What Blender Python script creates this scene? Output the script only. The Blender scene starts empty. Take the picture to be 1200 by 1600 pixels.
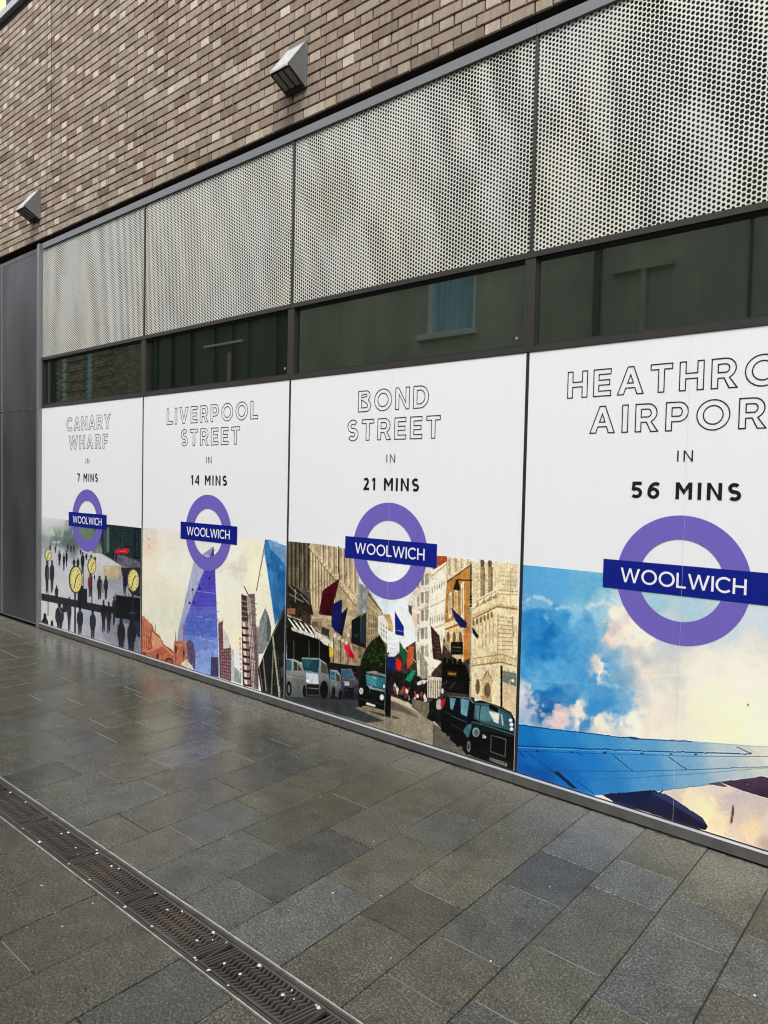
import bpy, bmesh, math, random
import numpy as np
from mathutils import Matrix, Vector
from mathutils.geometry import tessellate_polygon

# ------------------------------------------------------------------ camera, sky, sun, exposure
SC = bpy.context.scene
COL = SC.collection
CAM_POS = (0.0, -3.64, 1.7308)
F_PX = 1110.279
RX, RY, RZ = (math.radians(a) for a in (87.76148032, 1.27569969, 40.18765738))
ROT = Matrix.Rotation(RZ, 3, 'Z') @ Matrix.Rotation(RX, 3, 'X') @ Matrix.Rotation(RY, 3, 'Z')
cam_d = bpy.data.cameras.new('camera')
cam_d.sensor_fit = 'HORIZONTAL'
cam_d.sensor_width = 36.0
cam_d.lens = F_PX / 1200.0 * 36.0
cam_d.clip_start = 0.05
cam_d.clip_end = 500.0
cam = bpy.data.objects.new('camera', cam_d)
COL.objects.link(cam)
cam.matrix_world = Matrix.Translation(CAM_POS) @ ROT.to_4x4()
SC.camera = cam

SUN_EL, SUN_AZ = math.radians(58), math.radians(150)   # azimuth clockwise from +Y
world = bpy.data.worlds.new('World')
SC.world = world
world.use_nodes = True
wn, wl = world.node_tree.nodes, world.node_tree.links
wn.clear()
w_out = wn.new('ShaderNodeOutputWorld')
w_bg = wn.new('ShaderNodeBackground')
w_sky = wn.new('ShaderNodeTexSky')
w_sky.sky_type = 'NISHITA'
w_sky.sun_disc = False
w_sky.sun_elevation = SUN_EL
w_sky.sun_rotation = SUN_AZ
w_sky.dust_density = 4.0
w_sky.ozone_density = 1.0
w_hs = wn.new('ShaderNodeHueSaturation')
w_hs.inputs['Saturation'].default_value = 0.22       # cloud cover: nearly colourless sky
w_bg.inputs['Strength'].default_value = 0.15
wl.new(w_sky.outputs[0], w_hs.inputs['Color'])
wl.new(w_hs.outputs[0], w_bg.inputs['Color'])
wl.new(w_bg.outputs[0], w_out.inputs['Surface'])
sun_d = bpy.data.lights.new('sun', 'SUN')
sun_d.energy = 1.1
sun_d.angle = math.radians(25)
sun_d.color = (1.0, 0.975, 0.94)
sun = bpy.data.objects.new('sun', sun_d)
COL.objects.link(sun)
sdir = Vector((math.sin(SUN_AZ) * math.cos(SUN_EL), math.cos(SUN_AZ) * math.cos(SUN_EL), math.sin(SUN_EL)))
sun.rotation_euler = sdir.to_track_quat('Z', 'Y').to_euler()
sun.location = (0, -5, 12)

SC.view_settings.view_transform = 'Standard'
SC.view_settings.look = 'None'
SC.view_settings.gamma = 1.0
SC.view_settings.use_curve_mapping = False
SC.view_settings.exposure = 0.95
SC.cycles.use_denoising = True
SC.cycles.filter_width = 1.15

random.seed(7)
rng = np.random.default_rng(11)
RNP = np.array([[ROT[i][j] for j in range(3)] for i in range(3)])
CP = np.array(CAM_POS)


def on_wall(px, py, y=0.0):
    """survey helper: a point of the photograph -> (x, z) on the facade plane"""
    px = np.asarray(px, float); py = np.asarray(py, float)
    d = np.stack([(px - 600) / F_PX, -(py - 800) / F_PX, -np.ones_like(px)], -1) @ RNP.T
    t = (y - CP[1]) / d[..., 1]
    q = CP + d * t[..., None]
    return q[..., 0], q[..., 2]


def on_ground(px, py, z=0.0):
    d = RNP @ np.array([(px - 600) / F_PX, -(py - 800) / F_PX, -1.0])
    t = (z - CP[2]) / d[2]
    q = CP + d * t
    return q[0], q[1]


# ------------------------------------------------------------------ noise
def vnoise(x, y, seed=0):
    x = np.asarray(x, float); y = np.asarray(y, float)
    xi = np.floor(x).astype(np.int64); yi = np.floor(y).astype(np.int64)
    fx = x - xi; fy = y - yi
    fx = fx * fx * (3 - 2 * fx); fy = fy * fy * (3 - 2 * fy)

    def h(a, b):
        n = (a * 374761393 + b * 668265263 + seed * 974711) & 0xffffffff
        n = ((n ^ (n >> 13)) * 1274126177) & 0xffffffff
        n = n ^ (n >> 16)
        return (n & 0xffff) / 65535.0
    return (h(xi, yi) * (1 - fx) + h(xi + 1, yi) * fx) * (1 - fy) + (h(xi, yi + 1) * (1 - fx) + h(xi + 1, yi + 1) * fx) * fy


def fbm(x, y, seed=0, oct=4):
    s = 0; a = 0.5; t = 0
    for i in range(oct):
        s = s + a * vnoise(x * 2 ** i, y * 2 ** i, seed + i * 17); t += a; a *= 0.5
    return s / t


# ------------------------------------------------------------------ object helpers
def link(name, me, mat=None, parent=None, smooth=False):
    o = bpy.data.objects.new(name, me)
    COL.objects.link(o)
    if mat is not None and not me.materials:
        me.materials.append(getattr(mat, 'm', mat))
    if parent is not None:
        o.parent = parent
    if smooth:
        me.shade_smooth()
    return o


def tag(o, label=None, cat=None, group=None, kind=None):
    if label: o['label'] = label
    if cat: o['category'] = cat
    if group: o['group'] = group
    if kind: o['kind'] = kind
    return o


def empty(name, loc, label, cat, group=None):
    o = bpy.data.objects.new(name, None)
    o.empty_display_size = 0.2
    o.location = loc
    COL.objects.link(o)
    return tag(o, label, cat, group)


class MB:
    """collects plain polygons into one mesh; v in world coordinates, origin moved at build"""
    def __init__(s): s.v = []; s.f = []

    def poly(s, pts):
        n = len(s.v); s.v += [tuple(p) for p in pts]; s.f.append(tuple(range(n, n + len(pts))))

    def box(s, x0, x1, y0, y1, z0, z1, open_back=False):
        n = len(s.v)
        s.v += [(x0, y0, z0), (x1, y0, z0), (x1, y1, z0), (x0, y1, z0), (x0, y0, z1), (x1, y0, z1), (x1, y1, z1), (x0, y1, z1)]
        fs = [(0, 1, 5, 4), (1, 2, 6, 5), (3, 0, 4, 7), (3, 2, 1, 0), (4, 5, 6, 7)]
        if not open_back: fs.append((2, 3, 7, 6))
        s.f += [tuple(n + i for i in f) for f in fs]

    def brick(s, x0, x1, yf, yb, z0, z1, c=0.003, j=0.0):
        """front face at yf with chamfered arris, sides running back to yb"""
        n = len(s.v)
        r = lambda: random.uniform(-j, j)
        for (x, z) in ((x0, z0), (x1, z0), (x1, z1), (x0, z1)):
            s.v.append((x, yb, z))
        for (x, z) in ((x0, z0), (x1, z0), (x1, z1), (x0, z1)):
            s.v.append((x + r(), yf + c + abs(r()), z + r()))
        for (x, z) in ((x0 + c, z0 + c), (x1 - c, z0 + c), (x1 - c, z1 - c), (x0 + c, z1 - c)):
            s.v.append((x + r(), yf + r() * .6, z + r()))
        for k in range(4):
            m = (k + 1) % 4
            s.f.append((n + k, n + m, n + 4 + m, n + 4 + k))
            s.f.append((n + 4 + k, n + 4 + m, n + 8 + m, n + 8 + k))
        s.f.append((n + 8, n + 9, n + 10, n + 11))

    def slab(s, x0, x1, y0, y1, zt, zb, c=0.003, tx=0, ty=0):
        n = len(s.v); cx, cy = (x0 + x1) / 2, (y0 + y1) / 2
        zz = lambda x, y, z: z + (x - cx) * tx + (y - cy) * ty
        q = ((x0, y0), (x1, y0), (x1, y1), (x0, y1))
        qi = ((x0 + c, y0 + c), (x1 - c, y0 + c), (x1 - c, y1 - c), (x0 + c, y1 - c))
        s.v += [(x, y, zb) for x, y in q] + [(x, y, zz(x, y, zt - c)) for x, y in q] + [(x, y, zz(x, y, zt)) for x, y in qi]
        for k in range(4):
            m = (k + 1) % 4
            s.f.append((n + k, n + m, n + 4 + m, n + 4 + k))
            s.f.append((n + 4 + k, n + 4 + m, n + 8 + m, n + 8 + k))
        s.f.append((n + 8, n + 9, n + 10, n + 11))

    def mesh(s, name, origin=(0, 0, 0)):
        me = bpy.data.meshes.new(name)
        ox, oy, oz = origin
        me.from_pydata([(a - ox, b - oy, c - oz) for a, b, c in s.v], [], s.f)
        me.validate(); me.update()
        return me

    def build(s, name, mat, parent=None, origin=(0, 0, 0), smooth=False):
        o = link(name, s.mesh(name, origin), mat, parent, smooth)
        o.location = origin
        return o


def face_attr(me, name, vals):
    a = me.attributes.new(name, 'FLOAT', 'FACE')
    a.data.foreach_set('value', np.asarray(vals, dtype=np.float32))


def mesh_from_arrays(name, verts, faces):
    me = bpy.data.meshes.new(name)
    nv, nf, k = len(verts), len(faces), faces.shape[1]
    me.vertices.add(nv); me.vertices.foreach_set('co', verts.astype(np.float32).ravel())
    me.loops.add(nf * k); me.loops.foreach_set('vertex_index', faces.astype(np.int32).ravel())
    me.polygons.add(nf)
    me.polygons.foreach_set('loop_start', np.arange(0, nf * k, k, dtype=np.int32))
    me.update(calc_edges=True); me.validate()
    return me


# ------------------------------------------------------------------ materials
def s2l(c):
    return tuple((x / 255 / 12.92) if x / 255 <= .04045 else ((x / 255 + .055) / 1.055) ** 2.4 for x in c)


class Mat:
    def __init__(s, name, col=(.5, .5, .5), rough=.5, metal=0.0, ior=1.5):
        s.m = bpy.data.materials.new(name); s.m.use_nodes = True
        s.n, s.l = s.m.node_tree.nodes, s.m.node_tree.links
        s.b = s.n['Principled BSDF']
        s.b.inputs['Base Color'].default_value = (*col, 1)
        s.b.inputs['Roughness'].default_value = rough
        s.b.inputs['Metallic'].default_value = metal
        s.b.inputs['IOR'].default_value = ior

    def node(s, t, **kw):
        n = s.n.new(t)
        for k, v in kw.items(): setattr(n, k, v)
        return n

    def pos(s, scale=(1, 1, 1)):
        g = s.node('ShaderNodeNewGeometry'); m = s.node('ShaderNodeMapping')
        m.inputs['Scale'].default_value = scale
        s.l.new(g.outputs['Position'], m.inputs['Vector'])
        return m.outputs[0]

    def noise(s, vec, scale, detail=3, rough=.55, dist=0):
        t = s.node('ShaderNodeTexNoise')
        t.inputs['Scale'].default_value = scale; t.inputs['Detail'].default_value = detail
        t.inputs['Roughness'].default_value = rough; t.inputs['Distortion'].default_value = dist
        s.l.new(vec, t.inputs['Vector'])
        return t.outputs['Fac']

    def ramp(s, fac, stops, interp='LINEAR'):
        r = s.node('ShaderNodeValToRGB'); r.color_ramp.interpolation = interp
        e = r.color_ramp.elements
        while len(e) < len(stops): e.new(.5)
        for i, (p, c) in enumerate(stops):
            e[i].position = p
            e[i].color = (*c, 1) if len(c) == 3 else c
        s.l.new(fac, r.inputs[0])
        return r.outputs[0]

    def rng(s, fac, a, b, lo, hi):
        r = s.node('ShaderNodeMapRange')
        for i, v in enumerate((a, b, lo, hi)): r.inputs[i + 1].default_value = v
        s.l.new(fac, r.inputs[0])
        return r.outputs[0]

    def math(s, op, a, b):
        m = s.node('ShaderNodeMath', operation=op)
        for i, v in enumerate((a, b)):
            if isinstance(v, (int, float)): m.inputs[i].default_value = v
            else: s.l.new(v, m.inputs[i])
        return m.outputs[0]

    def mix(s, fac, a, b, mode='MIX'):
        m = s.node('ShaderNodeMix', data_type='RGBA', blend_type=mode)
        for sock, v in ((m.inputs[0], fac), (m.inputs[6], a), (m.inputs[7], b)):
            if isinstance(v, (int, float)): sock.default_value = v
            elif isinstance(v, tuple): sock.default_value = (*v, 1)
            else: s.l.new(v, sock)
        return m.outputs[2]

    def attr(s, name):
        a = s.node('ShaderNodeAttribute', attribute_name=name)
        return a.outputs['Fac']

    def set(s, inp, out): s.l.new(out, s.b.inputs[inp]); return s

    def bump(s, h, strength=.3, dist=.002):
        b = s.node('ShaderNodeBump')
        b.inputs['Strength'].default_value = strength; b.inputs['Distance'].default_value = dist
        s.l.new(h, b.inputs['Height']); s.l.new(b.outputs[0], s.b.inputs['Normal'])
        return s


def painted(name, rgb, rough=.45, metal=0.0, var=.12, scale=6, ior=1.5, streak=(1, 1, .25)):
    m = Mat(name, rgb, rough, metal, ior)
    n = m.noise(m.pos(streak), scale, 5, .6)
    m.set('Base Color', m.mix(1.0, rgb, m.ramp(n, [(.3, (1 - var,) * 3), (.7, (1.0,) * 3)]), 'MULTIPLY'))
    n2 = m.noise(m.pos(), scale * 7, 3)
    m.set('Roughness', m.rng(n2, .3, .7, max(.02, rough - .08), min(1, rough + .1)))
    return m


# bricks: mottled grey-brown, pale headers, patches with sharp sides running across a brick
M_BRICK = Mat('brick_clay', rough=.85)
m = M_BRICK
tone = m.attr('tone')
patch = m.noise(m.pos((26, 1, 4)), 1.0, 3, .6)
tv = m.math('ADD', m.math('MULTIPLY', tone, .72), m.math('MULTIPLY', patch, .44))
c = m.ramp(tv, [(.12, (.085, .052, .036)), (.32, (.155, .107, .078)), (.50, (.245, .187, .140)), (.68, (.355, .288, .222)), (.90, (.58, .50, .40))])
hue = m.noise(m.pos((3, 1, 3)), 1.3, 2)
c = m.mix(m.rng(hue, .45, .7, 0, .35), c, (.27, .235, .19))
hue2 = m.attr('hue')
c = m.mix(m.rng(hue2, .80, 1, 0, .32), c, (.36, .235, .165))
c = m.mix(m.rng(hue2, .0, .2, .45, 0), c, (.30, .27, .19))
grain = m.noise(m.pos(), 260, 4, .7)
c = m.mix(1.0, c, m.ramp(grain, [(.34, (.66,) * 3), (.66, (1.22,) * 3)]), 'MULTIPLY')
m.set('Base Color', c)
m.bump(m.noise(m.pos(), 180, 5, .7), .5, .0015)
M_MORTAR = painted('mortar_dark', (.020, .013, .009), .95, var=.3, scale=60, streak=(1, 1, 1))

M_RAIL = painted('rail_grey_paint', (.185, .19, .198), .42, .15, .1, 3)
M_FRAME = painted('frame_bronze_paint', (.040, .037, .033), .4, .1, .15, 8)
M_GASKET = painted('gasket_black', (.012, .012, .012), .6, 0, .1)
M_DARK = painted('cavity_black', (.010, .010, .010), .9, 0, .1)
M_PLINTH = painted('plinth_grey_paint', (.105, .102, .097), .55, .1, .35, 9, streak=(1, 1, 1))
M_COPING = painted('coping_light_grey', (.42, .44, .47), .4, .2, .08)
M_POST = painted('post_grey_aluminium', (.20, .205, .20), .38, .4, .1, 5)

# perforated panels
M_PERF = Mat('perforated_pale_metal', (.7, .7, .66), .42, .1)
m = M_PERF
n1 = m.noise(m.pos((1.3, 1, .55)), 1.6, 3, .5, .4)
c = m.ramp(n1, [(.35, (.60, .615, .60)), (.65, (.655, .65, .56))])
n2 = m.noise(m.pos((2.2, 1, .45)), 2.4, 4)
c = m.mix(1.0, c, m.ramp(n2, [(.3, (.90,) * 3), (.6, (1.0,) * 3)]), 'MULTIPLY')
m.set('Base Color', c)
M_MESH = Mat('perforated_dark_metal', (.12, .125, .13), .34, .45)
m = M_MESH
n1 = m.noise(m.pos((1.2, 1, .4)), 2.0, 4, .55, .3)
m.set('Base Color', m.ramp(n1, [(.3, (.052, .051, .050)), (.7, (.125, .13, .138))]))

# dark tinted glass
M_GLASS = Mat('dark_tinted_glass', (.006, .009, .008), .015, 0, 2.75)
m = M_GLASS
m.b.inputs['Specular Tint'].default_value = (.86, 1.0, .93, 1)
m.set('Base Color', m.ramp(m.noise(m.pos((1, 1, .3)), 1.2, 4), [(.35, (.005, .008, .006)), (.7, (.016, .021, .015))]))
m.bump(m.noise(m.pos((1, 1, 1)), .9, 2), .12, .004)

# vinyl of the posters
M_VINYL = Mat('white_vinyl', (.80, .80, .805), .22, 0, 1.45)
m = M_VINYL
n1 = m.noise(m.pos((1.2, 1, .5)), .9, 1, .4)
c = m.ramp(n1, [(.2, (.770, .782, .806)), (.8, (.785, .796, .818))])
n3 = m.noise(m.pos((30, 1, 1.2)), 1.5, 3, .6)
c = m.mix(1.0, c, m.ramp(n3, [(.15, (.975,) * 3), (.55, (1.0,) * 3)]), 'MULTIPLY')
m.set('Base Color', c)
m.b.inputs['Roughness'].default_value = .32


def flat_print(name, rgb, rough=.25):
    m = Mat(name, rgb, rough, 0, 1.45)
    n = m.noise(m.pos((8, 1, 1)), 2, 3)
    m.set('Base Color', m.mix(1.0, rgb, m.ramp(n, [(.3, (.93,) * 3), (.6, (1.0,) * 3)]), 'MULTIPLY'))
    return m


M_PURPLE = flat_print('print_violet', (.155, .120, .48))
M_BLUE = flat_print('print_royal_blue', (.004, .012, .215))
M_BLACK = flat_print('print_black', (.010, .010, .012), .3)
M_WHITE = flat_print('print_white', (.80, .80, .82), .3)
M_SEAM = flat_print('print_seam', (.60, .61, .62), .5)

# paving
M_SLAB = Mat('granite_slab', (.1, .1, .09), .5, 0, 1.45)
m = M_SLAB
blue = m.attr('blue'); tone = m.attr('tone')
olive = m.ramp(tone, [(0, (.044, .042, .031)), (.5, (.057, .055, .042)), (1, (.072, .070, .055))])
bl = m.ramp(tone, [(0, (.039, .039, .036)), (.5, (.054, .055, .051)), (1, (.074, .075, .071))])
c = m.mix(blue, olive, bl)
mott = m.noise(m.pos(), 9, 4, .6)
c = m.mix(1.0, c, m.ramp(mott, [(.3, (.74,) * 3), (.7, (1.18,) * 3)]), 'MULTIPLY')
stn = m.noise(m.pos((1, 1, 1)), 2.7, 7, .72, .6)
c = m.mix(1.0, c, m.ramp(stn, [(.38, (.74, .74, .73)), (.47, (1.0,) * 3), (.60, (1.0,) * 3), (.68, (1.22, 1.22, 1.2))]), 'MULTIPLY')
gum = m.node('ShaderNodeTexVoronoi'); gum.inputs['Scale'].default_value = 4.2; m.l.new(m.pos(), gum.inputs['Vector'])
c = m.mix(m.rng(gum.outputs['Distance'], .035, .055, .45, 0), c, (.030, .030, .028))
sp = m.noise(m.pos(), 105, 4, .8)
spa = m.mix(1.0, c, m.ramp(sp, [(.37, (.28,) * 3), (.5, (.86,) * 3), (.63, (2.8, 2.8, 2.7))]), 'MULTIPLY')
sp2 = m.noise(m.pos(), 260, 2, .7)
spa = m.mix(1.0, spa, m.ramp(sp2, [(.36, (.5,) * 3), (.64, (1.6,) * 3)]), 'MULTIPLY')
g = m.node('ShaderNodeNewGeometry'); sx = m.node('ShaderNodeSeparateXYZ'); m.l.new(g.outputs['Position'], sx.inputs[0])
wetn = m.noise(m.pos((1, 1.6, 1)), 1.3, 6, .7)
# the far end of the path still holds a film of rain water
wet = m.math('ADD', m.rng(sx.outputs[0], -.6, -4.6, 0.06, .56), m.math('MULTIPLY', wetn, .55))
wet = m.rng(wet, .35, .80, 0, 1)
c = m.mix(m.math('MULTIPLY', wet, .30), spa, m.mix(1.0, c, (.8, .8, .8), 'MULTIPLY'))
# pale grit along the facade foot, with the posters' sheen on the slabs painted in
grit_sheen = m.noise(m.pos(), 55, 6, .8)
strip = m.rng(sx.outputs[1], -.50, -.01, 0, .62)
c = m.mix(m.math('MULTIPLY', strip, m.rng(grit_sheen, .40, .62, 0, 1)), c, (.27, .265, .235))
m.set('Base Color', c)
m.set('Roughness', m.math('ADD', m.rng(wet, 0, 1, .44, .19), m.rng(stn, .4, .65, .06, -.05)))
b1 = m.node('ShaderNodeBump'); b1.inputs['Distance'].default_value = .0012
m.l.new(m.noise(m.pos(), 190, 4, .7), b1.inputs['Height'])
m.l.new(m.rng(wet, 0, 1, .8, .40), b1.inputs['Strength'])
b2 = m.node('ShaderNodeBump'); b2.inputs['Distance'].default_value = .004; b2.inputs['Strength'].default_value = .25
m.l.new(m.noise(m.pos(), 5, 3, .5), b2.inputs['Height'])
m.l.new(b1.outputs[0], b2.inputs['Normal']); m.l.new(b2.outputs[0], m.b.inputs['Normal'])
M_BED = painted('bedding_dark', (.022, .021, .018), .9, 0, .3, 40, streak=(1, 1, 1))
M_POINT = painted('pointing_pale', (.19, .187, .165), .8, 0, .45, 30, streak=(1, 1, 1))

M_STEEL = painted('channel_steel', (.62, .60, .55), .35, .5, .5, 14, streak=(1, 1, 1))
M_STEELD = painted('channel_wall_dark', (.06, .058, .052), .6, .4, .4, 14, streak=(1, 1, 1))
M_IRON = Mat('cast_iron_rust', (.1, .07, .055), .55, .35)
m = M_IRON
n1 = m.noise(m.pos((1, 1, 1)), 2.3, 3, .5)
n2 = m.noise(m.pos(), 60, 4, .7)
fac = m.math('ADD', m.math('MULTIPLY', n1, .75), m.math('MULTIPLY', n2, .25))
m.set('Base Color', m.ramp(fac, [(.34, (.034, .035, .034)), (.47, (.070, .062, .055)), (.60, (.104, .084, .071)), (.75, (.095, .090, .078))]))
m.set('Roughness', m.rng(n2, .3, .7, .28, .6))
m.bump(m.noise(m.pos(), 120, 4, .7), .5, .001)
M_SCRAP = painted('scrap_white', (.62, .61, .53), .7, 0, .2, 90, streak=(1, 1, 1))
M_RENDER = Mat('cement_render', (.36, .37, .30), .9)
m = M_RENDER
c = m.ramp(m.noise(m.pos(), 1.0, 5, .65), [(.3, (.40, .42, .34)), (.7, (.60, .58, .45))])
m.set('Base Color', m.mix(1.0, c, m.ramp(m.noise(m.pos((1, 1, .15)), 2.0, 4), [(.3, (.78,) * 3), (.7, (1.05,) * 3)]), 'MULTIPLY'))
M_YELLOW = painted('yellow_cladding', (.86, .84, .40), .6, 0, .08, 2)
M_TEAL = painted('curtain_teal', (.46, .74, .90), .8, 0, .3, 8)
M_PIPE = painted('pipe_salmon', (.70, .42, .30), .6, 0, .1)
M_SILL = painted('sill_white', (.82, .84, .86), .6, 0, .05)
M_DTEAL = painted('cladding_dark_teal', (.018, .040, .042), .5, 0, .3, 3)
M_LAMP = painted('lamp_housing_grey', (.19, .197, .195), .42, .35, .12, 12)
M_LAMPTOP = painted('lamp_pale_top', (.50, .50, .50), .5, .1, .35, 22, streak=(1, 1, 1))  # paler, mottled grey for the top cover
M_LENS = painted('lamp_lens_brown', (.24, .225, .17), .3, 0, .2, 12)
M_SOIL = painted('ground_tarmac', (.06, .06, .058), .85, 0, .2, 4, streak=(1, 1, 1))

# ------------------------------------------------------------------ main dimensions (metres)
MX = [-8.177, -6.066, -4.033, -2.0286, -0.245]      # joint lines between the bays
Z_PL, Z_PT, Z_PB, Z_RB, Z_RT, Z_BB = .071, 2.50, 3.066, 4.265, 4.329, 4.395
Z_BT, Z_CP = 7.098, 7.205
XL, XR = -13.2, 2.6                                  # ends of the built facade

# ------------------------------------------------------------------ ground
DR0, DR1 = -1.970, -2.170                            # near and far edge of the drain channel
gb = MB(); gb.box(-60, 40, -60, 40, -.9, -.12)
tag(gb.build('ground', M_SOIL), kind='structure')
pave = MB(); pave.box(-16, 6, DR0 - .0055, .02, -.115, -.008); pave.box(-16, 6, -7.5, DR1 + .0055, -.115, -.008)
pavement = pave.build('pavement', M_BED); tag(pavement, kind='structure')
K0, KW = -1.254, .300                                # first joint line and width of a paving row
joints = {}
for k, y in ((-23, -.324), (-22, -.626), (-21, -.426), (-20, -.735), (-19, -.621), (-18, -.833), (-17, -1.038), (-16, -.43), (-16, -.771),
             (-15, -1.176), (-15, -.313), (-14, -.541), (-14, -1.013), (-13, -.601), (-12, -.936), (-12, -.509), (-12, -1.133),
             (-12, -1.444), (-11, -1.236), (-11, -.939), (-11, -.402), (-11, -1.747), (-10, -.616), (-10, -1.031), (-10, -1.641), (-9, -.725),
             (-9, -1.546), (-9, -1.237), (-8, -.503), (-8, -.828), (-8, -1.444), (-7, -.607), (-7, -1.748), (-7, -1.15), (-6, -.392), (-6, -.716),
             (-6, -1.236), (-6, -1.647), (-5, -.822), (-5, -1.425), (-5, -.30), (-4, -.42), (-4, -1.122), (-4, -1.73), (-3, -.549), (-3, -.92), (-3, -1.44),
             (-2, -.817), (-2, -1.236), (-2, -1.533), (-1, -.59), (-1, -.952), (-1, -1.437), (-1, -1.737), (0, -.417), (0, -.711), (0, -1.24), (0, -1.639),
             (1, -.541), (1, -.812), (1, -1.35), (2, -.624), (2, -1.01), (2, -1.5)):
    joints.setdefault(k, []).append(y)
near_joints = {-5: [-2.564], -3: [-2.564], -4: [-2.95], -6: [-2.75], -2: [-2.75], -7: [-2.45], -8: [-2.85], -9: [-2.56]}
blue_px = [(339, 1288), (345, 1360), (372, 1417), (495, 1321), (420, 1435), (468, 1450), (702, 1290), (870, 1371), (885, 1308), (801, 1404),
           (1005, 1377), (1095, 1446), (1176, 1515), (1020, 1578), (75, 1220), (187, 1245), (155, 1072), (70, 1130), (315, 1160), (435, 1170),
           (450, 1202), (335, 1100), (262, 1545), (755, 1585), (262, 1380), (60, 1190)]
dark_px = [(647, 1423), (497, 1272), (870, 1371), (435, 1170), (450, 1202), (220, 1110), (215, 1150), (75, 1220), (1180, 1440), (495, 1321), (385, 1140)]
pale_px = [(885, 1308), (1060, 1380), (290, 1130), (270, 1190), (468, 1450), (1150, 1350), (720, 1370)]
blue_w = [on_ground(*p) for p in blue_px]
dark_w = [on_ground(*p) for p in dark_px]
pale_w = [on_ground(*p) for p in pale_px]
slabs = []
for k in range(-40, 13):
    x0, x1 = K0 + k * KW, K0 + (k + 1) * KW
    for side in (0, 1):
        ya, yb = (-.012, DR0 + .004) if side == 0 else (DR1 - .004, -7.45)
        js = sorted((joints if side == 0 else near_joints).get(k, []), reverse=True)
        cuts = [ya] + js
        while cuts[-1] > yb + .35:
            if side == 0 and js and cuts[-1] == js[-1] and cuts[-1] < yb + .62: break
            nxt = cuts[-1] - random.choice((.3, .45, .45, .6, .6, .75))
            if nxt < yb + .2: break
            cuts.append(nxt)
        cuts.append(yb)
        for a, b in zip(cuts[:-1], cuts[1:]):
            inb = lambda P: any(x0 <= q[0] < x1 and b <= q[1] < a for q in P)
            blue = 1.0 if inb(blue_w) else 0.0
            known = -9 < x0 and side == 0
            if not blue and not known and random.random() < .25: blue = 1.0
            t = .5 + random.uniform(-.16, .16)
            if inb(dark_w): t = .12
            if inb(pale_w): t = .85
            blue = min(1, max(0, blue + random.uniform(-.12, .12)))
            slabs.append((x0, x1, b, a, blue, t))
ctr = np.array([((s[0] + s[1]) / 2, (s[2] + s[3]) / 2) for s in slabs])
# what the photograph shows largest: nearest in view direction
ang = np.degrees(np.arctan2(-(ctr[:, 0]), ctr[:, 1] + 3.64))
dist = np.hypot(ctr[:, 0], ctr[:, 1] + 3.64)
vis = (ang > 5) & (ang < 75) & (dist > 1.2)
order = np.argsort(np.where(vis, dist, 1e3 + dist))
single = set(order[:296].tolist())
rest = MB(); rb, rt = [], []
for i, (x0, x1, y0, y1, blue, t) in enumerate(slabs):
    gp = .0022
    j1, j2 = random.uniform(-.0012, .0012), random.uniform(-.0012, .0012)
    tx, ty = random.uniform(-.002, .002), random.uniform(-.002, .002)
    args = (x0 + gp + j1 * .5, x1 - gp + j2 * .5, y0 + .0016, y1 - .0016, random.uniform(-.0008, .0008), -.02, .0028, tx, ty)
    if i in single:
        mb = MB(); mb.slab(*args)
        me = mb.mesh('paving_slab', (ctr[i][0], ctr[i][1], 0))
        face_attr(me, 'blue', [blue] * 9); face_attr(me, 'tone', [t] * 9)
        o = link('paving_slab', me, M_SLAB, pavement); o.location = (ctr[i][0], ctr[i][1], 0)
    else:
        rest.slab(*args); rb += [blue] * 9; rt += [t] * 9
me = rest.mesh('paving_slabs_beyond'); face_attr(me, 'blue', rb); face_attr(me, 'tone', rt)
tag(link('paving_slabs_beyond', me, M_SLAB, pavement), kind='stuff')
pt = MB()
for (x0, x1, y0, y1, blue, t) in slabs:
    if random.random() < .62 and y0 > -4:
        a = x0 + random.uniform(.003, .05); b = x1 - random.uniform(.003, .05)
        w = random.uniform(.0012, .0024)
        pt.box(a, b, y0 - w, y0 + w, -.0078, -.0009)
tag(pt.build('joint_pointing', M_POINT, pavement), kind='stuff')

# ------------------------------------------------------------------ drain channel
drain = empty('drain_channel', (-4, (DR0 + DR1) / 2, 0), 'long narrow drain channel with rusty cast iron gratings set between the paving slabs', 'drain')
DO = Vector(drain.location)


def under(o, root):
    o.parent = root
    o.matrix_parent_inverse = Matrix.Translation(-Vector(root.location))
    return o


DX0, DX1 = -13.2, 1.9
ch = MB(); ch.box(DX0, DX1, DR1 + .006, DR0 - .006, -.0980, -.0900)
under(ch.build('channel_floor', M_DARK), drain)
for s, e in ((0, DR0), (1, DR1)):
    sg = -1 if s == 0 else 1
    r = MB(); ya, yb = sorted((e - sg * .0005, e + sg * .0045)); r.box(DX0, DX1, ya, yb, -.0070, .0022)
    under(r.build('edge_rail', M_STEEL), drain)
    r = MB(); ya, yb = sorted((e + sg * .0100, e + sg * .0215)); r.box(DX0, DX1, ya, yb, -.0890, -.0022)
    under(r.build('channel_lip', M_STEELD), drain)


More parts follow.
